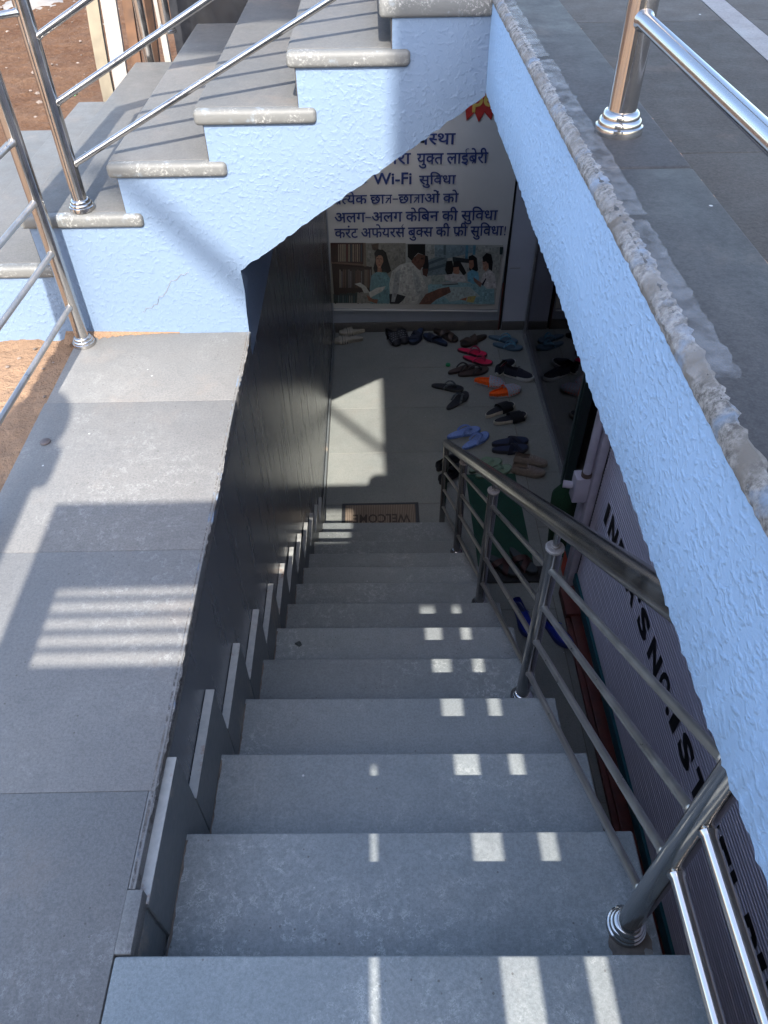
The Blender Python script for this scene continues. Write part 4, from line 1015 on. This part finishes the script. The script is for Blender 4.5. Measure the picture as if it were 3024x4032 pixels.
def sneaker(o, L, sole, upper, lining, lace, side=1, plain=False):
    W = L * .37; z = .004; pts = outline(L, W, side)
    m = MB(); slab(m, [(x * 1.03, y * 1.10) for x, y in pts], z, z + .040, .02, L=L); m.build('sole', sole, o)
    m = MB(); st = []
    for (t, hw, h) in ((-.485, .26, .085), (-.46, .36, .097), (-.36, .40, .09), (-.24, .40, .078), (-.12, .41, .082), (-.02, .43, .085), (.10, .46, .072), (.22, .48, .056), (.33, .44, .046), (.41, .34, .038), (.465, .19, .026), (.485, .05, .016)):
        st.append((t * L, hw * W * .88, h * (.75 if plain else 1), z + .028))
    n = 14; k = n + 1; vs = []; fs = []
    for (x, hw, h, b) in st:
        for i in range(n + 1):
            t = math.pi * i / n; vs.append((x, math.copysign(abs(math.cos(t)) ** .75, math.cos(t)) * hw + side * W * .07 * ((2 * x / L) ** 2 - .3), b + math.sin(t) ** .7 * h))
    for a in range(len(st) - 1):
        for i in range(n):
            if 1 <= a <= 4 and 4 <= i <= 9: continue               # opening for the foot
            fs.append((a * k + i, a * k + i + 1, (a + 1) * k + i + 1, (a + 1) * k + i))
    fs.append(tuple(range(k)))
    m.add(vs, fs); m.build('upper', upper, o)
    m = MB(); slab(m, [(x * .86 - .005, y * .80) for x, y in pts], z + .03, z + .044, L=L); m.build('insole', lining, o)
    m = MB()
    for q in range(4):
        x = (-.02 + q * .055) * L; s0 = st[5 + min(2, q // 2)]; zz = z + .026 + s0[2] * (1 - q * .05) + .003
        m.tube([(x, -.022, zz - .006), (x + .004, 0, zz + .002), (x, .022, zz - .006)], .0035, 6)
    m.tube([(-.03 * L, 0, z + .11 * (.8 if plain else 1)), (-.05 * L, .03, z + .115 * (.8 if plain else 1)), (-.01 * L, .045, z + .10 * (.8 if plain else 1))], .003, 6)
    m.tube([(-.03 * L, 0, z + .11 * (.8 if plain else 1)), (-.06 * L, -.025, z + .115 * (.8 if plain else 1)), (-.02 * L, -.042, z + .098 * (.8 if plain else 1))], .003, 6)
    m.build('laces', lace, o)
CM = colmat
KIND = {
 'cream_slide': ('slide', 'slide', lambda o, L, s: slide(o, L, CM((150, 146, 132)), CM((152, 148, 136)), s, x0=.0, x1=.30, stripes=CM((60, 62, 70)))),
 'black_clog': ('clog', 'clog', lambda o, L, s: clog(o, L, CM((22, 24, 34)), CM((16, 17, 24)), CM((170, 172, 175)), s)),
 'navy_sandal': ('sandal', 'sandal', lambda o, L, s: slide(o, L, CM((24, 32, 48)), CM((26, 34, 52)), s, CM((36, 50, 76)), x0=-.05, x1=.32, cross=True)),
 'brown_sandal': ('sandal', 'sandal', lambda o, L, s: slide(o, L, CM((52, 42, 36)), CM((62, 48, 40)), s, CM((40, 33, 30)), x0=-.08, x1=.30, cross=True, h=.06)),
 'teal_flipflop': ('flip_flop', 'flip-flop', lambda o, L, s: flipflop(o, L, CM((56, 80, 96)), CM((70, 118, 140), .3), CM((78, 100, 116)), s)),
 'pink_flipflop': ('flip_flop', 'flip-flop', lambda o, L, s: flipflop(o, L, CM((60, 30, 40)), CM((150, 22, 62)), CM((205, 28, 78)), s)),
 'brown_flipflop': ('flip_flop', 'flip-flop', lambda o, L, s: flipflop(o, L, CM((44, 36, 36)), CM((38, 32, 32)), CM((66, 52, 50)), s)),
 'sneaker': ('sneaker', 'sneaker', lambda o, L, s: sneaker(o, L, CM((178, 182, 182)), CM((24, 28, 44), .8), CM((120, 50, 68)), CM((30, 32, 48)), s)),
 'grey_clog': ('clog', 'clog', lambda o, L, s: clog(o, L, CM((150, 156, 170)), CM((238, 94, 22)), CM((214, 88, 42)), s)),
 'black_flipflop': ('flip_flop', 'flip-flop', lambda o, L, s: flipflop(o, L, CM((42, 46, 50)), CM((60, 66, 70), .3), CM((20, 24, 34)), s)),
 'black_slide': ('slide', 'slide', lambda o, L, s: slide(o, L, CM((168, 165, 155)), CM((18, 19, 26)), s, CM((22, 24, 34)), x0=-.02, x1=.34, h=.06)),
 'blue_flipflop': ('flip_flop', 'flip-flop', lambda o, L, s: flipflop(o, L, CM((84, 112, 176)), CM((98, 122, 180)), CM((112, 138, 198)), s)),
 'navy_flipflop': ('slide', 'slide', lambda o, L, s: slide(o, L, CM((44, 46, 56)), CM((24, 28, 46)), s, CM((32, 42, 70)), x0=-.02, x1=.24, cross=True, h=.05)),
 'sage_flipflop': ('flip_flop', 'flip-flop', lambda o, L, s: flipflop(o, L, CM((84, 104, 88)), CM((110, 138, 116)), CM((120, 142, 122)), s)),
 'woven_shoe': ('woven_shoe', 'shoe', lambda o, L, s: sneaker(o, L, CM((120, 112, 104)), CM((128, 118, 112), .8, .9), CM((70, 62, 58)), CM((140, 132, 126)), s, True)),
 'black_shoe': ('black_shoe', 'shoe', lambda o, L, s: sneaker(o, L, CM((14, 15, 20)), CM((18, 20, 30), .45), CM((10, 10, 14)), CM((20, 22, 30)), s, True)),
 'strapped_sandal': ('sandal', 'sandal', lambda o, L, s: slide(o, L, CM((44, 48, 50)), CM((60, 34, 34)), s, CM((52, 58, 62)), x0=-.08, x1=.22, cross=True)),
 'blue_shoe': ('covered_shoe', 'shoe', lambda o, L, s: sneaker(o, L, CM((30, 44, 110)), CM((22, 44, 150), .35), CM((12, 20, 70)), CM((30, 56, 160)), s, True)),
}
LAB = [
 'cream striped slide against the end wall, the one nearer the corner skirting', 'cream striped slide lying just in front of the other cream slide',
 'black clog with pale dots, the one nearer the cream slides', 'black clog with pale dots, the one beside the navy sandals',
 'navy crossed-strap sandal pointing towards the stairs beside the black clogs', 'navy crossed-strap sandal lying crosswise in front of a brown sandal',
 'brown crossed-strap sandal against the end wall beside the navy sandals', 'brown crossed-strap sandal lying above the pink flip-flops',
 'teal grey flip-flop next to the red edge strip of the end wall', 'teal grey flip-flop nearest the corner of the glass front',
 'pink flip-flop, the farther of the bright pink pair', 'pink flip-flop, the nearer of the bright pink pair beside the sneakers',
 'dark brown flip-flop nearest the small green bottle cap', 'dark brown flip-flop overlapping its pair below the pink flip-flops',
 'navy sneaker with white sole, heel turned to the stairs', 'navy sneaker with white sole, toe touching the glass track',
 'grey and orange clog, the farther one below the dark brown flip-flop', 'grey and orange clog, the nearer one turned to the glass',
 'black flip-flop lying flat left of the orange clogs', 'black flip-flop turned askew, just nearer the stairs than its pair',
 'black slide with cream sole, the farther one below the orange clogs', 'black slide with cream sole, the nearer one closest to the glass',
 'light blue flip-flop farther from the handrail end', 'light blue flip-flop nearest the handrail end',
 'navy slide with crossed straps, farther one of the pair beside the blue flip-flops', 'navy slide with crossed straps, nearer one just above the taupe woven shoes',
 'sage green flip-flop, the farther one seen over the handrail', 'sage green flip-flop, the nearer one touching the green mat',
 'taupe woven lace-up shoe, the farther one of the pair', 'taupe woven lace-up shoe, the nearer one at the corner of the green mat',
 'black shoe behind the last railing post, the farther one', 'black shoe behind the last railing post, the nearer one',
 'dark sandal with red straps on the mats, the one nearer the stairs', 'dark sandal with red straps on the green mat, the one farther from the stairs',
 'royal blue shoe on the bare floor below the black mat, nearer the steps', 'royal blue shoe on the bare floor beside the red sill']
for i, (kd, x, y, ang, L) in enumerate(SHOES):
    nm, cat, fn = KIND[kd]
    L = max(.29, min(.345, L * 1.02))
    if kd in ('strapped_sandal', 'blue_shoe'): L = .31
    zz = ZF + (.013 if (kd == 'strapped_sandal') else 0)
    if i == 29: zz = ZF
    t = thing(nm, LAB[i], cat, (x, y, zz), math.radians(ang), 'footwear left at the foot of the stairs')
    fn(t, L, 1 if i % 2 else -1)
cp = MB(); cp.lathe([(.024, 0), (.025, .004), (.025, .016), (.022, .019), (.0, .019)], (.712, 6.497, ZF + .001), 20)
cp.build('bottle_cap', colmat((20, 130, 80)), label='small green bottle cap on the floor beside the brown flip-flops', cat='bottle cap', loc=(.712, 6.497, ZF))
# ---------------------------------------------------------------- small litter and tape
random.seed(77)
def leaf(x, y, z, r, lab, col):
    m = MB(); n = 9; c = (x, y, z + .004); pts = []
    for i in range(n):
        t = 2 * math.pi * i / n; q = r * random.uniform(.5, 1.1); pts.append((x + q * math.cos(t), y + q * .8 * math.sin(t), z + .002 + random.uniform(0, .006)))
    m.add(pts + [c], [(i, (i + 1) % n, n) for i in range(n)]); m.build('dry_leaf', colmat(col, .8), label=lab, cat='leaf', smooth=False, loc=(x, y, z))
leaf(-.203, .73, -2 * R, .016, 'crumbled brown leaf bit near the front edge of the third tread', (110, 84, 72))
leaf(-.36, 1.83, -5 * R, .022, 'curled dark leaf scrap lying near the wall on a middle tread', (60, 66, 66))
leaf(-.315, 1.02, -3 * R, .012, 'small twig scrap by the wall at the back of the fourth tread', (120, 110, 98))
m = MB(); m.lathe([(.017, 0), (.017, .003), (.013, .006), (.006, .007), (0, .007)], (-1.052, 1.828, .0005), 16); m.build('floor_bolt', simple('dull_bolt', (.16, .13, .12), .5, .6), label='flat dull bolt head set in the stone landing', cat='bolt', loc=(-1.052, 1.828, 0))
def spat(x, y, z, r, lab):
    m = MB(); n = 14; pts = [(x + r * random.uniform(.8, 1.15) * math.cos(2 * math.pi * i / n), y + r * random.uniform(.8, 1.15) * math.sin(2 * math.pi * i / n), z + .0012) for i in range(n)]
    m.add(pts + [(x, y, z + .0025)], [(i, (i + 1) % n, n) for i in range(n)]); m.build('paint_spot', 'whitewood', label=lab, cat='paint spot', smooth=False, loc=(x, y, z))
spat(.527, .430, -R, .011, 'large white paint spot beside the newel flange on the first tread')
spat(.487, .395, -R, .0045, 'small white paint spot below the newel flange, left one')
spat(.514, .395, -R, .0045, 'small white paint spot below the newel flange, right one')
random.seed(19); m = MB(); n = 30; cx, cy, cz = .497, .452, -R + .0012
pts = [(cx + (.042 + .016 * max(0, -math.sin(2 * math.pi * i / n)) + jit(.005)) * math.cos(2 * math.pi * i / n), cy + (.041 + .014 * max(0, -math.sin(2 * math.pi * i / n)) + jit(.005)) * math.sin(2 * math.pi * i / n), cz) for i in range(n)]
m.add(pts + [(cx, cy, cz + .001)], [(i, (i + 1) % n, n) for i in range(n)]); m.build('soil_stain', 'corner_dirt', label='brown soil stain on the tread round the newel flange', cat='stain', smooth=False, loc=(cx, cy, cz))
tp = thing('packing_tape', 'wrinkled clear packing tape stuck along the platform edge', 'tape', (.37, 1.0, 1.048))
def strip(x0, x1, y0, y1, z, mat, nm):
    m = MB(); vs = []; fs = []; n = 40
    for i in range(n + 1):
        y = y0 + (y1 - y0) * i / n; a = jit(.003)
        for k in range(5):
            u = k / 4; vs.append((x0 + (x1 - x0) * u + (a if k in (0, 4) else 0), y, z + jit(.0012) - (.012 * (1 - u * 4) ** 2 if u < .25 else 0)))
    for i in range(n):
        for k in range(4): a = i * 5 + k; fs.append((a, a + 1, a + 6, a + 5))
    m.add(vs, fs); m.build(nm, mat, tp)
strip(.327, .378, 1.02, 1.78, 1.051, 'tape', 'clear_strip'); strip(.327, .374, 1.80, 2.4, 1.0515, 'tape', 'clear_strip'); strip(.327, .372, .63, 1.0, 1.0517, 'tape', 'clear_strip')
# ---------------------------------------------------------------- unseen shade casters added behind the viewer, cut to shape the stair shadows
YC = -1.0; k9 = math.tan(math.radians(ELEV)); Q = lambda q: q - k9 * YC; DX = -.034
dx = DX * -YC * 0 
hf = thing('shade_caster', 'unseen panels added behind the viewer to cast the shade on the stairs', 'shade caster', (.5, YC, 0))
def shade_rect(m, x0, x1, q0, q1, th=.006): m.box(x0, x1, YC - th, YC, Q(q0), Q(q1))
s = .02                                            # sun drifts a little to the left with distance
YF = -4.2; QF = lambda q: q - k9 * YF; sf = .066
m = MB()
shade_rect(m, -.91, .06 + s, .43, .915); shade_rect(m, -.91, -.040 + s, .0, .43); shade_rect(m, -.026 + s, .06 + s, .0, .43)
shade_rect(m, -.91, .06 + s, 1.133, 1.42); shade_rect(m, -.91, -.815, .915, 1.133); shade_rect(m, -.20 + s, .06 + s, .915, 1.133)
for x0, x1 in ((.06, .190), (.255, .341), (.378, .80)): shade_rect(m, x0 + s, x1 + s, .0, .665)
shade_rect(m, .06 + s, .80 + s, .665, .80); shade_rect(m, .06 + s, .13 + s, .80, 1.42)
m.build('shade_screen', 'caster_brown', hf, smooth=False)  # slotted panel added only to shape the shade and its light strips
m = MB(); m.prism([(.022 + s + .09 * math.cos(2 * math.pi * i / 24), Q(1.45) + .095 * math.sin(2 * math.pi * i / 24)) for i in range(24)], 'y', YC - .04, YC - .01); m.build('head_shadow_disc', 'caster_brown', hf)  # disc added to cast the shadow of the viewer's head
m = MB()
for x0, x1, q0, q1 in ((.06 + sf, 1.9, .72, 3.4), (-.92 + sf, .66, 4.03, 6.2), (.06 + sf, .66, 3.4, 4.03)): m.box(x0, x1, YF - .05, YF, QF(q0), QF(q1))
m.box(1.7, 1.9, YF - .05, YF, -.02, QF(.72)); m.build('far_shade_panels', 'caster_brown', hf, smooth=False)  # far panels added to keep the right side and upper steps shaded
m = MB(); m.box(-.91, .80 + s, YC - .007, YC - .001, -.02, Q(0)); m.build('shade_screen_base', 'caster_brown', hf, smooth=False)
for qc in (.958, 1.005, 1.052, 1.099):
    m = MB(); shade_rect(m, -.817, -.19 + s, qc - .0065, qc + .0065, .004); m.build('shade_slat', 'frame', hf, smooth=False)  # slats added to stripe the light falling on the landing
gp2 = thing('figure_shadow_caster', 'unseen blocker added behind the viewer for the shadow of a standing person', 'pillar', (-1.13, YC, 0))  # added stand-in for a bystander, built only for the shadow outline
m = MB(); m.box(-1.45, -.995, YC - .1, YC - .02, -.02, Q(1.62)); m.box(-1.40, -.955, YC - .1, YC - .02, Q(1.56), Q(1.69)); m.box(-1.0, -.912, YC - .1, YC - .02, -.02, Q(.99)); m.build('figure_body_blocker', 'concrete', gp2, bevel=.02)
m = MB(); cz = Q(1.80); m.lathe([(.0, -.18)] + [(.125 * math.sin(math.pi * i / 14), -.15 * math.cos(math.pi * i / 14)) for i in range(1, 14)] + [(0.001, .15)], (-1.095, YC - .06, cz), 24); m.build('figure_head_blocker', 'concrete', gp2)  # rounded top gives the shadow its head shape

m = MB(); QY = lambda q, y: q - k9 * y
m.tube([(8.2, -8, -.02), (-1.05 + .11, -8, QY(3.09, -8))], .032, 12)  # pole added out of view to throw a soft diagonal shadow streak
m.build('streak_shadow_pole', 'wood', label='unseen leaning pole added far behind the viewer for its shadow streak', cat='pole', loc=(8.2, -8, -.02))
# sand blown against the foot of the side wall
random.seed(14); m = MB(); vs = []; fs = []; n = 46
for i in range(n + 1):
    t = i / n; x = -1.16 + .42 * t; wd = max(.002, (.062 * (1 - t) ** 2.2 + .004) * random.uniform(.6, 1.3))
    vs += [(x, YS - .0015, .012 * (1 - t) + .004), (x, YS - wd * .5, .006 * (1 - t) + .002), (x, YS - wd, .0008)]
for i in range(n):
    for k in range(2): a = i * 3 + k; fs.append((a, a + 1, a + 4, a + 3))
m.add(vs, fs); m.build('drifted_sand', 'sand', kind='stuff', label='thin drift of sand along the foot of the blue wall', cat='sand')
